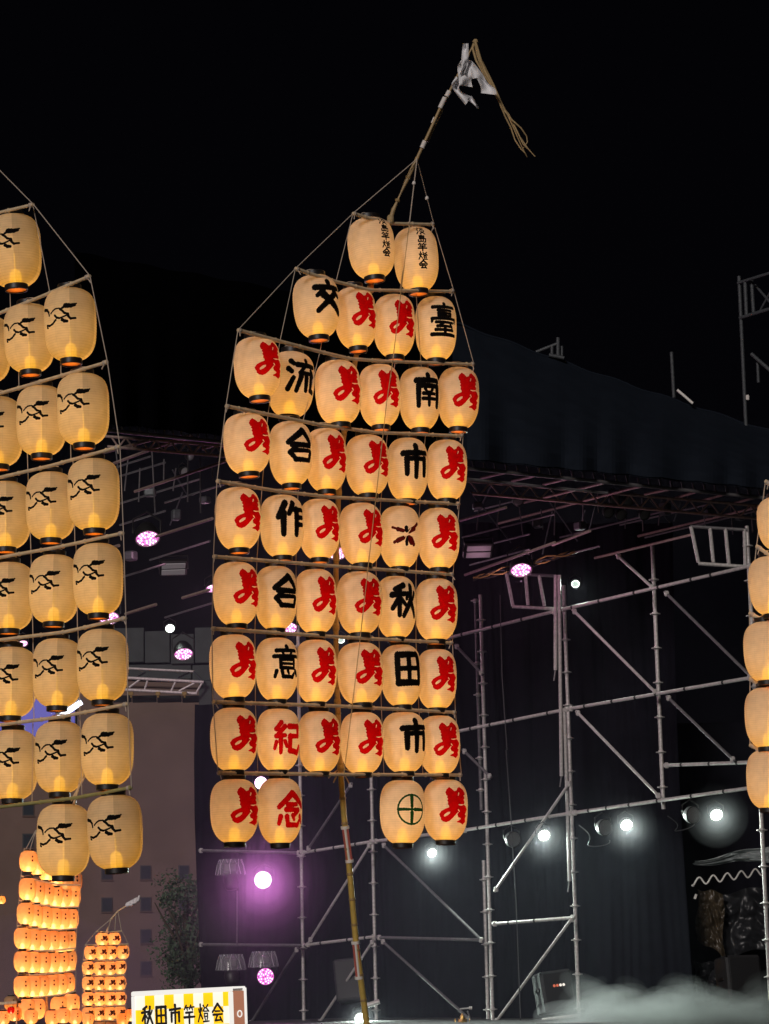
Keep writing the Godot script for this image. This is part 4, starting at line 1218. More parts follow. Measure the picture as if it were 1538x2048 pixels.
		for j in 9:
			var w := start()
			var a := j * 0.72
			tube(w, PackedVector3Array([Vector3(cos(a) * 0.18, 0.15, sin(a) * 0.18), Vector3(cos(a + 0.15) * 0.215, 0.06, sin(a + 0.15) * 0.215), Vector3(cos(a + 0.05) * 0.245, -0.09, sin(a + 0.05) * 0.245)]), 0.006, 0.004, 5)
			obj("plastic_crease", w, M.plastic_edge, t)
		var m := start()
		tube(m, PackedVector3Array([Vector3(0.1, -0.08, 0), Vector3(0.11, -0.35, 0)]), 0.012, 0.012, 6)
		obj("cable", m, M.fixture, t)
	pipe("drop_cable", at(475, 1760, 38.85), at(474, 1890, 38.85), 0.014, M.steel_dim, get_node("stage_scaffold"))
	# white lamp with its lens streak shaped as a glowing bar; blue screen behind
	var sc := thing("video_screen", at(70, 1470, 48.0), "blue-violet lit screen glimpsed between the sixth and seventh left lantern rows", "screen")
	var fr := start()
	block(fr, at(66, 1440, 48.05), Vector3(1.75, 0.9, 0.08), facing(camera_frame.basis.z * Vector3(1, 0, 1)), 0.02)
	part("screen_case", fr, M.fixture, sc)
	var pn := start()
	block(pn, at(66, 1440, 48.0), Vector3(1.66, 0.82, 0.03), facing(camera_frame.basis.z * Vector3(1, 0, 1)), 0.005)
	part("lit_panel", pn, M.screen_blue, sc)
	var al := AreaLight3D.new()
	al.name = "screen_light"
	al.light_color = Color(0.35, 0.33, 0.9)
	al.light_energy = 0.6
	al.area_size = Vector2(1.6, 0.8)
	al.shadow_enabled = true
	sc.add_child(al)
	al.position = at(66, 1440, 47.9) - sc.position
	al.basis = facing(camera_frame.basis.z * Vector3(-1, 0, -1))
	var bar := thing("lamp_streak", at(140, 1420, 40.0), "white lamp with its lens streak as a slanting bar above seventh left lantern row", "light")
	var bs := start()
	rod(bs, at(116, 1436, 40.0) - bar.position, at(163, 1404, 40.0) - bar.position, 0.045, 10)
	obj("streak_tube", bs, M.streak_white, bar)
	var bk := start()
	rod(bk, at(114, 1430, 40.08) - bar.position, at(161, 1398, 40.08) - bar.position, 0.055, 10)
	obj("fitting", bk, M.fixture, bar)
	var ol := OmniLight3D.new()
	ol.name = "streak_lamp"
	ol.light_energy = 0.8
	ol.light_size = 0.1
	ol.omni_range = 60.0
	ol.omni_attenuation = 2.0
	ol.light_color = Color(0.9, 0.93, 1.0)
	ol.shadow_enabled = true
	bar.add_child(ol)
	ol.position = Vector3(0.0, -0.03, 0.2)


func gear() -> void:
	for q in [[1108, 1985, 36.6, 0.5, 0.62, 0.25, "tilted black loudspeaker on a white stand among the scaffold posts"], [698, 1962, 39.0, 0.42, 0.68, -0.1, "dark grey loudspeaker behind the foot of the bamboo pole"], [1478, 1965, 35.5, 0.55, 0.75, 0.3, "large grey speaker cabinet wrapped in smoke at lower right"]]:
		var t := thing("loudspeaker", at(q[0], q[1], q[2]), q[6], "loudspeaker", "stage loudspeakers")
		var f := Basis(Vector3.UP, q[5]) * Basis(Vector3.RIGHT, -0.12) * Basis(Vector3(0, 0, 1), 0.1 if q[0] != 1478 else 0.0)
		var st := start()
		block(st, Vector3.ZERO, Vector3(q[3], q[4], 0.45), f, 0.03)
		obj("cabinet", st, M.speaker_case, t)
		var g := start()
		block(g, f * Vector3(0, 0, 0.232), Vector3(q[3] - 0.08, q[4] - 0.08, 0.02), f, 0.008)
		obj("grille", g, M.grille, t)
		var h := start()
		block(h, f * Vector3(-q[3] * 0.5 - 0.008, 0.05, 0), Vector3(0.02, 0.05, 0.18), f, 0.006)
		obj("handle", h, M.fixture, t)
		if q[0] == 1108:
			for k in 4:
				var w := start()
				lathe(w, f * Vector3(-0.06 + k * 0.05, 0.08, 0.245), f.z, PackedVector2Array([Vector2(0.022, 0), Vector2(0.018, 0.008), Vector2(0.001, 0.01)]), 10)
				obj("indicator_light", w, M.indicator if k > 1 else M.indicator_red, t)
	var tb := thing("equipment_table", at(1120, 2046, 36.4), "pale narrow stand top under the tilted loudspeaker", "stand")
	var ts := start()
	block(ts, Vector3.ZERO, Vector3(0.62, 0.06, 0.5), Basis(Vector3.UP, 0.2), 0.012)
	obj("stand_top", ts, M.steel, tb)
	for s in [-0.24, 0.24]:
		var lg := start()
		rod(lg, Vector3(s, -0.03, 0), Vector3(s, -0.5, 0), 0.03, 8)
		obj("leg", lg, M.steel, tb)
	# wavy white foil tube and plastic sheets in the opening at right
	var wv := thing("wavy_tube", at(1455, 1755, 35.3), "white wavy garland tube strung across the dark opening at right", "garland")
	var pts := PackedVector3Array()
	for i in 91:
		var f := i / 90.0
		pts.append(at(lerpf(1386.0, 1526.0, f), lerpf(1764.0, 1743.0, f) - 7.5 * sin(f * 5.0 * TAU - 1.2), 35.3) - wv.position)
	var ws := start()
	tube(ws, pts, 0.013, 0.013, 8)
	obj("tube", ws, M.white_tape, wv)
	for e in [0, 90]:
		var k := start()
		lathe(k, pts[e] - Vector3(0, 0.02, 0), Vector3.UP, PackedVector2Array([Vector2(0.005, 0), Vector2(0.022, 0.01), Vector2(0.022, 0.03), Vector2(0.005, 0.04)]), 8)
		obj("end_clip", k, M.steel, wv)
	sheet("plastic_sheet", [[1388, 1722], [1540, 1690], [1540, 1722], [1388, 1730]], 36.2, 0.12, M.sheet_grey, "pale grey plastic awning sheet above the wavy tube at right", 3.0)
	sheet("plastic_sheet", [[1395, 1778], [1445, 1785], [1450, 1915], [1393, 1880]], 36.6, 0.10, M.sheet_brown, "crumpled brown plastic cover hanging in the dark opening", 5.0)
	sheet("plastic_sheet", [[1430, 1790], [1545, 1770], [1545, 1895], [1440, 1915]], 36.9, 0.13, M.sheet_black, "crumpled glossy black plastic sheet over equipment at right", 4.0)
	sheet("plastic_sheet", [[1388, 1920], [1450, 1930], [1458, 2040], [1388, 2030]], 36.0, 0.2, M.sheet_black, "dark plastic cover low in the opening beside the grey speaker cabinet", 4.0)
	var rw := thing("stage_back_wall", at(1470, 2060, 38.6), "black backing cloth closing the opening at right", "backdrop")
	var rs := start()
	block(rs, at(1490, 1770, 38.6), Vector3(2.6, 5.2, 0.06), facing(camera_frame.basis.z * Vector3(1, 0, 1)), 0.01)
	part("backing_cloth", rs, M.velvet, rw)
	var lab := thing("small_tag", at(1391, 1793, 35.6), "tiny white tag hanging at the curtain's right edge", "tag")
	var ls := start()
	block(ls, Vector3.ZERO, Vector3(0.035, 0.075, 0.012), Basis(Vector3(0, 0, 1), -0.4), 0.003)
	obj("tag_card", ls, M.white_tape, lab)
	var mic := thing("microphone_stand", at(945, 2060, 37.0), "small boom arm with a microphone at the picture's foot", "stand")
	pipe("stand_tube", at(948, 2060, 37.0), at(935, 2022, 37.0), 0.014, M.steel_dim, mic)
	pipe("boom", at(920, 2018, 37.0), at(940, 2016, 36.9), 0.012, M.steel, mic)
	pipe("microphone", at(938, 2016, 36.9), at(944, 2016, 36.9), 0.026, M.steel, mic)
	var fin := thing("gold_finial", at(925, 2052, 36.0), "gold pointed ornament tip just above the picture's bottom edge", "ornament")
	var fs := start()
	lathe(fs, Vector3.ZERO, Vector3.UP, PackedVector2Array([Vector2(0.08, 0), Vector2(0.085, 0.05), Vector2(0.055, 0.08), Vector2(0.03, 0.11), Vector2(0.04, 0.13), Vector2(0.001, 0.19)]), 14)
	obj("cap", fs, M.gold, fin)
	for k in 4:
		var c := start()
		var a := k * PI / 2 + 0.5
		tube(c, PackedVector3Array([Vector3(cos(a) * 0.07, 0.03, sin(a) * 0.07), Vector3(cos(a) * 0.12, 0.05, sin(a) * 0.12), Vector3(cos(a) * 0.12, 0.11, sin(a) * 0.12)]), 0.012, 0.006, 6)
		obj("curl", c, M.gold, fin)
	for q in [[[1012, 1500], [1022, 1640], [1032, 1800], [1042, 2060], "long thin black cable hanging in front of the right-hand curtain"], [[1000, 1190], [1004, 1350], [1010, 1440], [1014, 1500], "thin dark cable hanging high beside the scaffold post"]]:
		var c := thing("hanging_cable", at(q[3][0], q[3][1], 36.3), q[4], "cable", "hanging cables")
		var st := start()
		var pp := path(q.slice(0, 4), func(_x): return 36.3)
		tube(st, pp, 0.008, 0.008, 6)
		part("cable_run", st, M.cable_grey, c)
	for q in [[1158, 1650, 1215, 1680], [1335, 1632, 1385, 1640]]:
		var c := thing("lamp_cable", at(q[0], q[1], 35.3), "loose looped cable %s of the unlit lamps on the scaffold" % ["beside the middle one" if q[0] < 1300 else "beside the rightmost one"], "cable", "lamp cables")
		var st := start()
		var pp := PackedVector3Array()
		for i in 25:
			var f := i / 24.0
			pp.append(at(lerpf(q[0], q[2], f) + 10 * sin(f * 9.0), lerpf(q[1], q[3], f) + 26 * sin(f * PI), 35.3 + 0.1 * f))
		tube(st, pp, 0.008, 0.008, 5)
		part("cable_run", st, M.cable_grey, c)


func sheet(called: String, corners: Array, depth: float, bumps: float, m: Material, label: String, freq: float) -> void:
	var t := thing(called, at(corners[3][0], corners[3][1], depth), label, "plastic sheet", "plastic sheets")
	var st := start()
	var noise := FastNoiseLite.new()
	noise.seed = int(corners[0][0])
	noise.frequency = 0.035 * freq
	noise.fractal_type = FastNoiseLite.FRACTAL_RIDGED
	noise.fractal_octaves = 3
	var n := 26
	var g := []
	for i in n + 1:
		var col := []
		for k in n + 1:
			var u := float(i) / n
			var v := float(k) / n
			var a := Vector2(corners[0][0], corners[0][1]).lerp(Vector2(corners[1][0], corners[1][1]), u)
			var b := Vector2(corners[3][0], corners[3][1]).lerp(Vector2(corners[2][0], corners[2][1]), u)
			var p := a.lerp(b, v)
			col.append(at(p.x + 3.0 * sin(v * 7.0), p.y + 3.0 * sin(u * 8.0), depth + bumps * (noise.get_noise_2d(u * 10.0, v * 14.0)) - bumps * 0.8 * v))
		g.append(col)
	for i in n:
		for k in n:
			var p := []
			var nn := []
			for q in [[i, k], [i + 1, k], [i + 1, k + 1], [i, k + 1]]:
				p.append(g[q[0]][q[1]])
				var dx: Vector3 = g[mini(q[0] + 1, n)][q[1]] - g[maxi(q[0] - 1, 0)][q[1]]
				var dy: Vector3 = g[q[0]][mini(q[1] + 1, n)] - g[q[0]][maxi(q[1] - 1, 0)]
				var nrm := dx.cross(dy).normalized()
				nn.append(nrm if nrm.dot(camera_frame.basis.z) > 0.0 else -nrm)
			tri(st, [p[0], p[1], p[2]], [nn[0], nn[1], nn[2]], [Vector2.ZERO, Vector2.RIGHT, Vector2.ONE])
			tri(st, [p[0], p[2], p[3]], [nn[0], nn[2], nn[3]], [Vector2.ZERO, Vector2.ONE, Vector2.DOWN])
	part("sheet_film", st, m, t)


func signboard() -> void:
	# a lit box lantern on a pole, seen a little from the left
	var z := 24.0
	var base := at(375, 2140, z)
	var t := thing("signboard", base, "white-framed lit signboard, yellow and white checks with black brush characters", "sign")
	var a := at(266, 1986, z)
	var b := at(462, 1976, z - 0.42)
	var x := (b - a)
	var w := x.length()
	x = x.normalized()
	var y := Vector3.UP
	y = (y - x * y.dot(x)).normalized()
	var n := x.cross(y)
	var f := Basis(x, y, n)
	var tall := 0.62
	var deep := 0.29
	var c := a + x * w * 0.5 - y * tall * 0.5
	var st := start()
	block(st, c - n * deep * 0.5, Vector3(w - 0.03, tall - 0.03, deep - 0.02), f)
	part("lamp_box", st, M.sign_inner, t)
	var im := Image.create(1024, 512, false, Image.FORMAT_RGB8)
	im.fill(Color(0.93, 0.92, 0.84))
	var step := 1024.0 / 9.6
	for i in 10:
		for k in 4:
			if (i + k) % 2 == 1:
				im.fill_rect(Rect2i(int(i * step), int(k * 150) - 20, int(step), 150), Color(1.0, 0.78, 0.02))
	var chars := ["autumn", "field", "city", "pole", "lamp", "meet"]
	for k in 6:
		ink(im, Rect2(66 + k * 154, 98 + (k % 2) * 6, 124, 165), strokes(chars[k]), Color(0.02, 0.02, 0.03), Vector2(0.001, 0.001), k + 7, 0.85)
	var m := StandardMaterial3D.new()
	m.albedo_texture = ImageTexture.create_from_image(im)
	m.roughness = 0.5
	m.emission_enabled = true
	m.emission_texture = m.albedo_texture
	m.emission = Color(1, 1, 1)
	m.emission_operator = BaseMaterial3D.EMISSION_OP_MULTIPLY
	m.emission_energy_multiplier = 0.80
	var face := start()
	var fw := w - 0.05
	var fh := tall - 0.05
	var p := [c - x * fw * 0.5 - y * fh * 0.5 + n * 0.004, c + x * fw * 0.5 - y * fh * 0.5 + n * 0.004, c + x * fw * 0.5 + y * fh * 0.5 + n * 0.004, c - x * fw * 0.5 + y * fh * 0.5 + n * 0.004]
	tri(face, [p[0], p[1], p[2]], [n, n, n], [Vector2(0, 1), Vector2(1, 1), Vector2(1, 0)])
	tri(face, [p[0], p[2], p[3]], [n, n, n], [Vector2(0, 1), Vector2(1, 0), Vector2(0, 0)])
	part("sign_face", face, m, t)
	for s in [-1.0, 1.0]:
		var rail := start()
		block(rail, c + y * s * (tall * 0.5 - 0.012), Vector3(w + 0.02, 0.042, 0.05), f, 0.006)
		part("frame_rail", rail, M.sign_frame, t)
		var stile := start()
		block(stile, c + x * s * (w * 0.5 - 0.006), Vector3(0.036, tall - 0.07, 0.046), f, 0.006)
		part("frame_stile", stile, M.sign_frame, t)
		var side := start()
		block(side, c + x * s * (w * 0.5 - 0.004) - n * deep * 0.5, Vector3(0.02, tall - 0.06, deep - 0.06), f)
		part("side_panel", side, M.sign_side, t)
		var back := start()
		block(back, c + x * s * (w * 0.5) - n * deep, Vector3(0.03, tall, 0.03), f, 0.004)
		part("rear_post", back, M.sign_frame, t)
	var roof_rim := start()
	block(roof_rim, c + y * (tall * 0.5 + 0.004) - n * deep * 0.5, Vector3(w + 0.02, 0.02, deep), f, 0.004)
	part("top_rim", roof_rim, M.sign_frame, t)
	var ring := start()
	var rc := c + x * (w * 0.5 + 0.012) - n * deep * 0.5 + y * 0.06
	var pts := PackedVector3Array()
	for k in 21:
		pts.append(rc + (n * cos(TAU * k / 20) * 0.045 + y * sin(TAU * k / 20) * 0.03))
	tube(ring, pts, 0.006, 0.006, 6)
	part("side_emblem", ring, M.sign_frame, t)
	var post := start()
	rod(post, c - y * tall * 0.5, Vector3(c.x, 0.0, c.z), 0.03, 10)
	part("post", post, M.bamboo, t)
	var al := AreaLight3D.new()
	al.name = "sign_light"
	al.light_color = Color(1.0, 0.93, 0.72)
	al.light_energy = 1.0
	al.area_size = Vector2(w * 0.9, tall * 0.85)
	al.shadow_enabled = true
	t.add_child(al)
	al.position = c + n * 0.03 - base
	al.basis = facing(-n)


func building() -> void:
	var z := 92.0
	var base := at(150, 2060, z)
	var t := thing("apartment_building", Vector3(base.x, 0, base.z), "brown high-rise with small dark windows behind the distant lantern poles", "building")
	var f := Basis(Vector3.UP, 0.42)
	var wst := start()
	block(wst, Vector3(0, 6.05, 0), Vector3(10.4, 12.1, 8.0), f, 0.05)
	obj("wall", wst, M.brick_far, t)
	var par := start()
	block(par, Vector3(0, 12.2, 0), Vector3(10.6, 0.2, 8.2), f, 0.04)
	obj("parapet", par, M.brick_far, t)
	for row in 10:
		for col in 7:
			if (row * 5 + col * 3) % 11 == 4 or col == 6 or (row > 4 and col > 3):
				continue
			var wx := -4.5 + col * 1.5
			var o := f * Vector3(wx, 0.5 + row * 1.17, 4.0)
			var st := start()
			block(st, o + f * Vector3(0, 0, 0.012), Vector3(0.42, 0.52, 0.05), f)
			var win := obj("window", st, M.window_frame, t)
			var g := start()
			block(g, o + f * Vector3(0, 0, 0.03), Vector3(0.35, 0.45, 0.03), f)
			obj("pane", g, M.window_pane, win)
			var sl := start()
			block(sl, o + f * Vector3(0, -0.285, 0.04), Vector3(0.46, 0.03, 0.07), f)
			obj("sill", sl, M.brick_far, win)
	# tree by the curtain edge
	var tb := at(372, 2060, 62.0)
	var tr := thing("tree", Vector3(tb.x, 0, tb.z), "dark leafy tree between the building and the black curtain", "tree")
	var tst := start()
	tube(tst, PackedVector3Array([Vector3.ZERO, Vector3(0.1, 1.6, 0), Vector3(0.0, 3.0, 0.1)]), 0.16, 0.07, 9)
	for k in 7:
		var a := k * 0.95
		tube(tst, PackedVector3Array([Vector3(0.05, 1.2 + k * 0.24, 0.05), Vector3(cos(a) * 0.5, 2.0 + k * 0.25, sin(a) * 0.5), Vector3(cos(a) * 0.8, 2.5 + k * 0.27, sin(a) * 0.8)]), 0.05, 0.012, 6)
	obj("trunk", tst, M.bark, tr)
	var clumps := []
	for k in 34:
		clumps.append([Vector3(rng.randfn(0.1, 0.34), rng.randf_range(1.3, 3.9), rng.randfn(0.0, 0.42)), rng.randf_range(0.22, 0.5)])
	var crown := start()
	for k in 5200:
		var c: Array = clumps[k % clumps.size()]
		var d: Vector3 = Vector3(rng.randfn(), rng.randfn(), rng.randfn()).normalized() * c[1] * pow(rng.randf(), 0.4)
		var o: Vector3 = c[0] + d
		var u := Vector3(rng.randfn(), rng.randfn(), rng.randfn()).normalized()
		var v := u.cross(Vector3(rng.randfn(), rng.randfn(), rng.randfn())).normalized()
		var s := rng.randf_range(0.035, 0.07)
		var nn := u.cross(v).normalized()
		tri(crown, [o - u * s, o + v * s * 0.5, o + u * s], [nn, nn, nn], [Vector2.ZERO, Vector2.RIGHT, Vector2.ONE])
		tri(crown, [o - u * s, o + u * s, o - v * s * 0.5], [nn, nn, nn], [Vector2.ZERO, Vector2.RIGHT, Vector2.ONE])
	var cr := obj("crown", crown, M.leaf, tr)
	cr.set_meta("kind", "stuff")
	# low brightly lit stall with a red mark at the lower left corner
	var sb := at(8, 2075, 50.0)
	var sl := thing("festival_stall", sb, "low glowing stall roof with a red lantern at the lower left corner", "stall")
	var rf := start()
	block(rf, at(14, 2006, 50.0) - sb, Vector3(0.5, 0.06, 0.6), Basis(Vector3(0, 0, 1), 0.05), 0.01)
	obj("roof_board", rf, M.bamboo_pale, sl)
	for s in [-0.2, 0.2]:
		var lg := start()
		rod(lg, at(14, 2006, 50.0) - sb + Vector3(s, -0.03, 0), at(14, 2075, 50.0) - sb + Vector3(s, -0.6, 0), 0.02, 6)
		obj("leg", lg, M.bamboo_pale, sl)
	lantern(at(22, 2028, 49.6), "round", "all_red", 0.0, 0.0, 0.4, 0.28, "tiny red lantern hanging under the stall roof at lower left", "", 0.05, Color(1.0, 0.5, 0.2), M.bulb_far, "red_lantern")
	lantern(at(3, 1809, 56.0), "round", "far_dots", 0.0, 0.0, 0.5, 0.38, "single yellow lantern at the left picture edge in front of the building", "", 0.09, Color(1.0, 0.6, 0.2), M.bulb_far, "hand_lantern")


func mist() -> void:
	# thin haze around the stage
	var h := FogVolume.new()
	h.name = "stage_haze"
	h.size = Vector3(12.5, 10.5, 9.5)
	h.material = FogMaterial.new()
	h.material.density = 0.005
	h.material.albedo = Color(0.85, 0.87, 0.95)
	add_child(h)
	h.position = at(950, 1560, 38.5)
	h.rotation.y = 0.6
	structure(h)
	var puffs := [[526, 1765, 37.7, 1.15, 0.15, "violet haze around the dazzling pink spotlight"], [450, 1850, 38.0, 1.25, 0.07, "faint violet haze above the signboard by the curtain edge"], [1088, 1672, 35.4, 0.38, 0.10, "added haze for the glare round the leftmost white flood lamp at right"], [1253, 1651, 34.3, 0.38, 0.10, "added haze for the glare round the middle white flood lamp at right"], [1433, 1632, 33.0, 0.38, 0.10, "added haze for the glare round the rightmost white flood lamp"], [864, 1706, 37.0, 0.38, 0.10, "added haze for the lamp glare below the green ringed cross lantern"], [720, 2036, 38.0, 0.38, 0.10, "added haze for the lamp glare at the foot of the bamboo pole"]]
	for q in puffs:  # puffs round the white lamps are added to give them glare halos
		for layer in 5:
			var v := FogVolume.new()
			v.name = numbered("haze_puff")
			v.shape = RenderingServer.FOG_VOLUME_SHAPE_ELLIPSOID
			v.size = Vector3.ONE * q[3] * [2.3, 1.75, 1.3, 0.9, 0.6][layer]
			v.material = FogMaterial.new()
			v.material.density = q[4] * [0.06, 0.10, 0.2, 0.35, 0.5][layer]
			v.material.albedo = Color(0.93, 0.92, 0.95)
			add_child(v)
			v.position = at(q[0], q[1], q[2])
			tag(v, q[5], "haze", "glare haze")
			v.set_meta("kind", "stuff")
	# haze over the street behind the lantern poles
	for q in [[60, 2050, 78.0, 4.6, 3.6, 0.035], [330, 2040, 78.0, 4.0, 3.6, 0.03], [330, 1640, 80.0, 3.0, 3.6, 0.014], [250, 1900, 80.0, 4.0, 3.0, 0.014]]:
		var v := FogVolume.new()
		v.name = numbered("street_haze")
		v.shape = RenderingServer.FOG_VOLUME_SHAPE_ELLIPSOID
		v.size = Vector3(q[3] * 2.0, q[4] * 2.0, 9.0)
		v.material = FogMaterial.new()
		v.material.density = q[5]
		v.material.albedo = Color(0.92, 0.74, 0.95)  # mauve of the purple lights is put into the haze colour
		add_child(v)
		v.position = at(q[0], q[1], q[2])
		structure(v)
	# smoke rolling along the stage floor at the lower right
	var s := thing("stage_smoke", at(1380, 2090, 34.5), "pale smoke rolling along the stage floor at lower right", "smoke")
	s.set_meta("kind", "stuff")
	for k in 150:
		var v := FogVolume.new()
		v.name = "smoke_puff"
		v.shape = RenderingServer.FOG_VOLUME_SHAPE_ELLIPSOID
		v.material = FogMaterial.new()
		v.material.albedo = Color(0.93, 0.95, 0.95)
		var x := lerpf(1165.0, 1560.0, (k + rng.randf()) / 150.0)
		var height := 28.0 + 34.0 * absf(sin(x * 0.019 + 0.6)) + 10.0 * sin(x * 0.071) + 6.0 * sin(x * 0.17)
		var up := pow(rng.randf(), 1.2)
		var r := lerpf(0.36, 0.24, up) * rng.randf_range(0.6, 1.4)
		v.material.density = lerpf(0.6, 0.05, sqrt(up))
		v.size = Vector3(r * 2.0 * rng.randf_range(0.9, 1.9), r * 1.5, r * 2.0)
		v.rotation.z = rng.randf_range(-0.7, 0.7)
		s.add_child(v, true)
		v.position = at(x, 2066.0 - up * height * 1.45, rng.randf_range(33.8, 35.0)) - s.position
		v.set_meta("kind", "stuff")


func materials() -> void:
	M.lacquer = mat(Color(0.012, 0.010, 0.010), 0.45)
	M.plate = mat(Color(0.62, 0.40, 0.26), 0.7)
	M.plate.backlight_enabled = true
	M.plate.backlight = Color(1, 0.8, 0.6)
	M.cord = mat(Color(0.50, 0.41, 0.33), 0.9)
	M.straw = noisy(Color(0.52, 0.37, 0.18), 0.9, 0.0, 7.0, 0.6, 4)
	M.bamboo = noisy(Color(0.52, 0.36, 0.17), 0.5, 0.0, 2.0, 0.6, 2)
	M.bamboo_yellow = noisy(Color(0.60, 0.42, 0.10), 0.45, 0.0, 2.0, 0.65, 3)
	M.bamboo_pale = noisy(Color(0.86, 0.66, 0.42), 0.6, 0.0, 3.0, 0.6, 5)
	M.bamboo_moss = noisy(Color(0.40, 0.37, 0.14), 0.6, 0.0, 3.0, 0.6, 6)
	M.bamboo_dark = mat(Color(0.30, 0.20, 0.08), 0.6)
	M.white_tape = mat(Color(0.72, 0.70, 0.66), 0.5)
	M.red_tape = mat(Color(0.45, 0.10, 0.08), 0.5)
	M.cloth = mat(Color(0.75, 0.70, 0.66), 0.9)
	M.streamer = mat(Color(0.78, 0.78, 0.80), 0.9)
	M.streamer.cull_mode = BaseMaterial3D.CULL_DISABLED
	M.streamer_far = mat(Color(0.85, 0.80, 0.82), 0.9)  # whitened, the lamplight on it is put into the colour
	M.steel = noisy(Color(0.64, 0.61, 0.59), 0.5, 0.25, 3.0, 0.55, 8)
	M.steel_dim = noisy(Color(0.20, 0.19, 0.20), 0.55, 0.3, 3.0, 0.5, 9)  # copy of the steel with the shade of dim tubes put in
	M.steel_dark = noisy(Color(0.10, 0.11, 0.12), 0.55, 0.3, 3.0, 0.5, 10)
	M.steel_pink_lit = noisy(Color(0.48, 0.34, 0.30), 0.6, 0.2, 3.0, 0.45, 11)  # pink stage light on the roof pipes is put into this colour
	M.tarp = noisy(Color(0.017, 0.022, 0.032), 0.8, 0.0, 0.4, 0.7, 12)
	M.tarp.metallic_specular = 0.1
	M.tarp_unlit = mat(Color(0.0012, 0.0012, 0.0016), 0.95)  # same roof cloth, its lack of light put into the colour
	M.tarp_unlit.metallic_specular = 0.02
	M.velvet = noisy(Color(0.0095, 0.0095, 0.0145), 0.95, 0.0, 0.7, 0.6, 14)
	M.velvet.metallic_specular = 0.15
	M.panel = noisy(Color(0.045, 0.055, 0.055), 0.8, 0.0, 0.5, 0.7, 15)
	M.panel_dark = mat(Color(0.010, 0.010, 0.012), 0.9)
	M.fixture = mat(Color(0.012, 0.011, 0.012), 0.5)
	M.black = mat(Color(0.01, 0.01, 0.01), 0.7)
	M.cable_yellow = mat(Color(0.22, 0.15, 0.04), 0.6)
	M.cable_grey = mat(Color(0.06, 0.06, 0.065), 0.7)
	M.speaker_case = noisy(Color(0.035, 0.035, 0.038), 0.6, 0.0, 2.0, 0.6, 16)
	M.grille = mat(Color(0.02, 0.02, 0.022), 0.6, 0.3)
	M.gold = mat(Color(0.8, 0.5, 0.15), 0.3, 0.9)
	M.sheet_grey = noisy(Color(0.42, 0.48, 0.48), 0.4, 0.0, 1.0, 0.5, 17)
	M.sheet_brown = noisy(Color(0.10, 0.075, 0.045), 0.3, 0.0, 2.0, 0.3, 18)
	M.sheet_black = noisy(Color(0.035, 0.037, 0.042), 0.38, 0.0, 1.5, 0.4, 19)
	M.clear_plastic = mat(Color(0.8, 0.8, 0.85), 0.12)
	M.clear_plastic.transparency = BaseMaterial3D.TRANSPARENCY_ALPHA
	M.clear_plastic.albedo_color.a = 0.16
	M.clear_plastic.cull_mode = BaseMaterial3D.CULL_DISABLED
	M.plastic_edge = mat(Color(0.5, 0.5, 0.52), 0.3)
	M.lens_off = noisy(Color(0.16, 0.16, 0.16), 0.35, 0.3, 20.0, 0.4, 20)
	M.lens_pale = mat(Color(0.42, 0.45, 0.45), 0.4)
	M.lens_pink = glow(Color(1.0, 0.50, 0.90), 1.1)
	M.lens_pink_hot = glow(Color(1.0, 0.82, 0.97), 4.0)
	M.led_white = glow(Color(1.0, 0.90, 1.0), 2.4)
	M.led_dim = glow(Color(0.75, 0.28, 0.62), 0.7)
	M.lens_white = glow(Color(0.92, 1.0, 0.95), 0.75)
	M.led_hot = glow(Color(0.98, 1.0, 0.97), 9.0)
	M.indicator = glow(Color(1.0, 0.95, 0.9), 1.0)
	M.indicator_red = glow(Color(1.0, 0.5, 0.35), 0.6)
	M.streak_white = glow(Color(0.93, 0.95, 1.0), 2.5)  # glowing bar stands in for a lens streak
	M.screen_blue = glow(Color(0.33, 0.31, 0.72), 0.75)
	M.sign_inner = mat(Color(0.7, 0.7, 0.66), 0.6)
	M.sign_frame = glow(Color(1.0, 0.98, 0.95), 0.9)
	M.sign_side = glow(Color(0.85, 0.55, 0.42), 0.55)
	M.bulb = glow(Color(1.0, 0.72, 0.10), 5.5)
	M.bulb_far = glow(Color(1.0, 0.9, 0.6), 14.0)
	M.brick_far = noisy(Color(0.25, 0.165, 0.14), 0.9, 0.0, 0.12, 0.75, 21)
	M.window_frame = mat(Color(0.10, 0.09, 0.09), 0.6)
	M.window_pane = mat(Color(0.05, 0.06, 0.075), 0.35)
	M.bark = mat(Color(0.06, 0.045, 0.03), 0.9)
	M.leaf = mat(Color(0.06, 0.10, 0.06), 0.7)
	M.leaf.cull_mode = BaseMaterial3D.CULL_DISABLED
	M.asphalt = noisy(Color(0.05, 0.05, 0.05), 0.9, 0.0, 0.5, 0.6, 22)
	M.deck = noisy(Color(0.06, 0.06, 0.06), 0.8, 0.0, 0.6, 0.6, 23)
	var base := paper_base(Color(0.96, 0.88, 0.78), false, 31)
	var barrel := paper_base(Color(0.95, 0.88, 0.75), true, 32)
	var red := Color(0.74, 0.008, 0.012)
	var black := Color(0.02, 0.015, 0.015)
	make_paper("young", base, "young", red, 0.268, 0.288, 0.062, 0.18, 0.47)
	for g in ["exchange", "terrace", "flow", "south", "dai", "city", "work", "autumn", "mind", "field"]:
		make_paper(g, base, g, black, 0.262, 0.25, 0.075, 0.18, 0.47)
	for g in ["record", "thought"]:
		make_paper(g, base, g, red, 0.262, 0.25, 0.11, 0.18, 0.47)
	make_paper("petals", base, "petals", Color(0.27, 0.02, 0.015), 0.27, 0.20, 0.13, 0.18, 0.47)
	make_paper("cross", base, "cross", Color(0.05, 0.22, 0.07), 0.26, 0.24, 0.105, 0.18, 0.47)
	make_paper("upright", base, ["light", "island", "pole", "lamp", "meet"], black, 0.078, 0.335, 0.022, 0.18, 0.47)
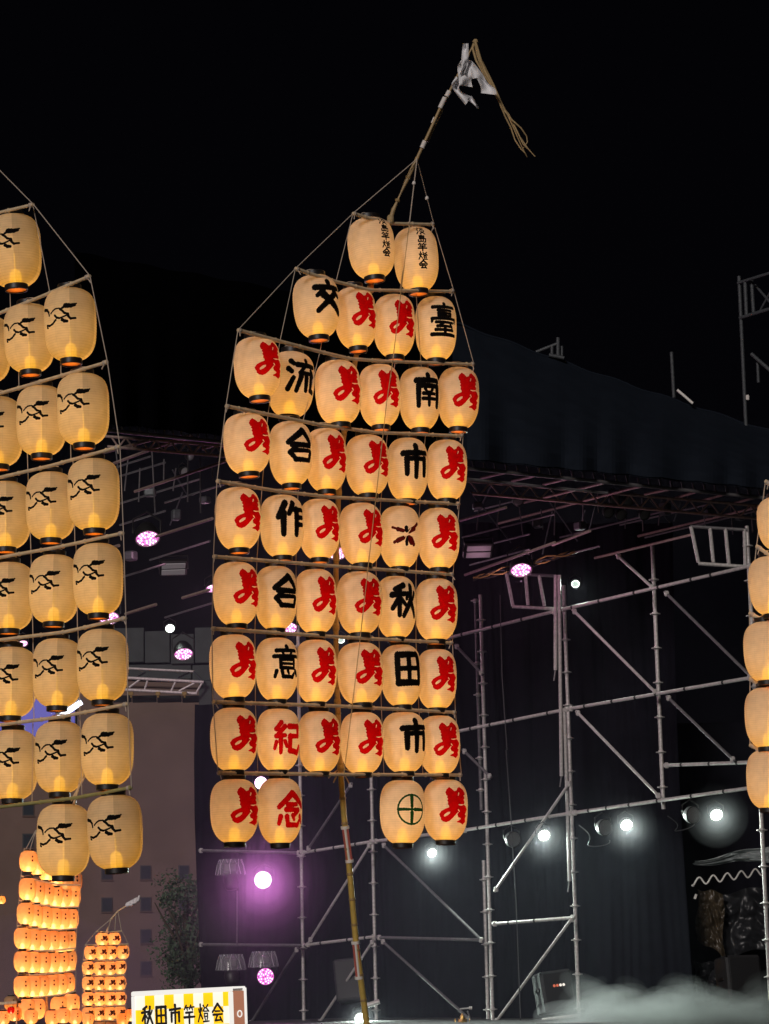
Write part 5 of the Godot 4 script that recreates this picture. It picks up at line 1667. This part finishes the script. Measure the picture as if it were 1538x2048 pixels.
	make_paper("young_black", base, "young", black, 0.24, 0.20, 0.11, 0.18, 0.47)
	var orange := paper_base(Color(0.97, 0.79, 0.60), false, 34)
	make_paper("far_young", orange, "young", Color(0.2, 0.05, 0.02), 0.24, 0.20, 0.11, 0.18, 0.47)
	make_paper("far_dots", orange, "dots", Color(0.3, 0.08, 0.02), 0.12, 0.14, 0.11, 0.18, 0.47)
	make_paper("all_red", paper_base(Color(0.8, 0.06, 0.03), false, 33), "", red, 0.1, 0.1, 0.1, 0.18, 0.47)
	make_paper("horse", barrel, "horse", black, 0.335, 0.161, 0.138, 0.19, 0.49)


func _ready() -> void:
	rng.seed = 7
	# camera
	var cam := Camera3D.new()
	cam.name = "camera"
	cam.fov = rad_to_deg(2.0 * atan(1024.0 / FOCAL))
	cam.near = 0.1
	cam.far = 600.0
	add_child(cam)
	camera_frame = Transform3D(Basis(Vector3.RIGHT, deg_to_rad(10.6)) * Basis(Vector3(0, 0, 1), deg_to_rad(-1.26)), Vector3(0, 1.6, 0))
	cam.transform = camera_frame
	cam.current = true
	# night sky
	var we := WorldEnvironment.new()
	we.name = "world_environment"
	var env := Environment.new()
	env.background_mode = Environment.BG_SKY
	var sky := Sky.new()
	var sm := ProceduralSkyMaterial.new()
	sm.sky_top_color = Color(0.010, 0.010, 0.018)
	sm.sky_horizon_color = Color(0.022, 0.020, 0.028)
	sm.ground_bottom_color = Color(0.01, 0.01, 0.012)
	sm.ground_horizon_color = Color(0.022, 0.020, 0.028)
	sky.sky_material = sm
	env.sky = sky
	env.tonemap_mode = Environment.TONE_MAPPER_LINEAR
	env.tonemap_exposure = 1.0
	env.volumetric_fog_enabled = true
	env.volumetric_fog_density = 0.0
	env.sdfgi_enabled = true
	env.ssao_enabled = true
	env.ssil_enabled = true
	we.environment = env
	add_child(we)
	# the glow of the street lighting behind the viewer
	var sun := DirectionalLight3D.new()
	sun.name = "street_glow"
	sun.light_energy = 0.44
	sun.light_color = Color(1.0, 0.96, 0.94)
	sun.light_angular_distance = 12.0
	sun.shadow_enabled = true
	sun.sky_mode = DirectionalLight3D.SKY_MODE_LIGHT_ONLY
	add_child(sun)
	sun.basis = facing(Vector3(-0.35, 0.32, 1.0))
	materials()
	make_lantern_meshes()
	# ground and stage floor
	var g := start()
	quad(g, Vector3(-300, 0, 60), Vector3(300, 0, 60), Vector3(300, 0, -400), Vector3(-300, 0, -400), Vector3.UP)
	structure(obj("road", g, M.asphalt))
	var stage := start()
	block(stage, Vector3(2.6, 0.37, -39.0), Vector3(13.0, 0.74, 8.0), Basis(Vector3.UP, 0.5), 0.02)
	tag(obj("stage_platform", stage, M.deck), "low black stage platform under the scaffold", "stage")
	building()
	scaffold()
	roof()
	drapes()
	lights()
	gear()
	signboard()
	centre_pole()
	left_pole()
	right_pole()
	far_poles()
	crowd_lanterns()
	mist()
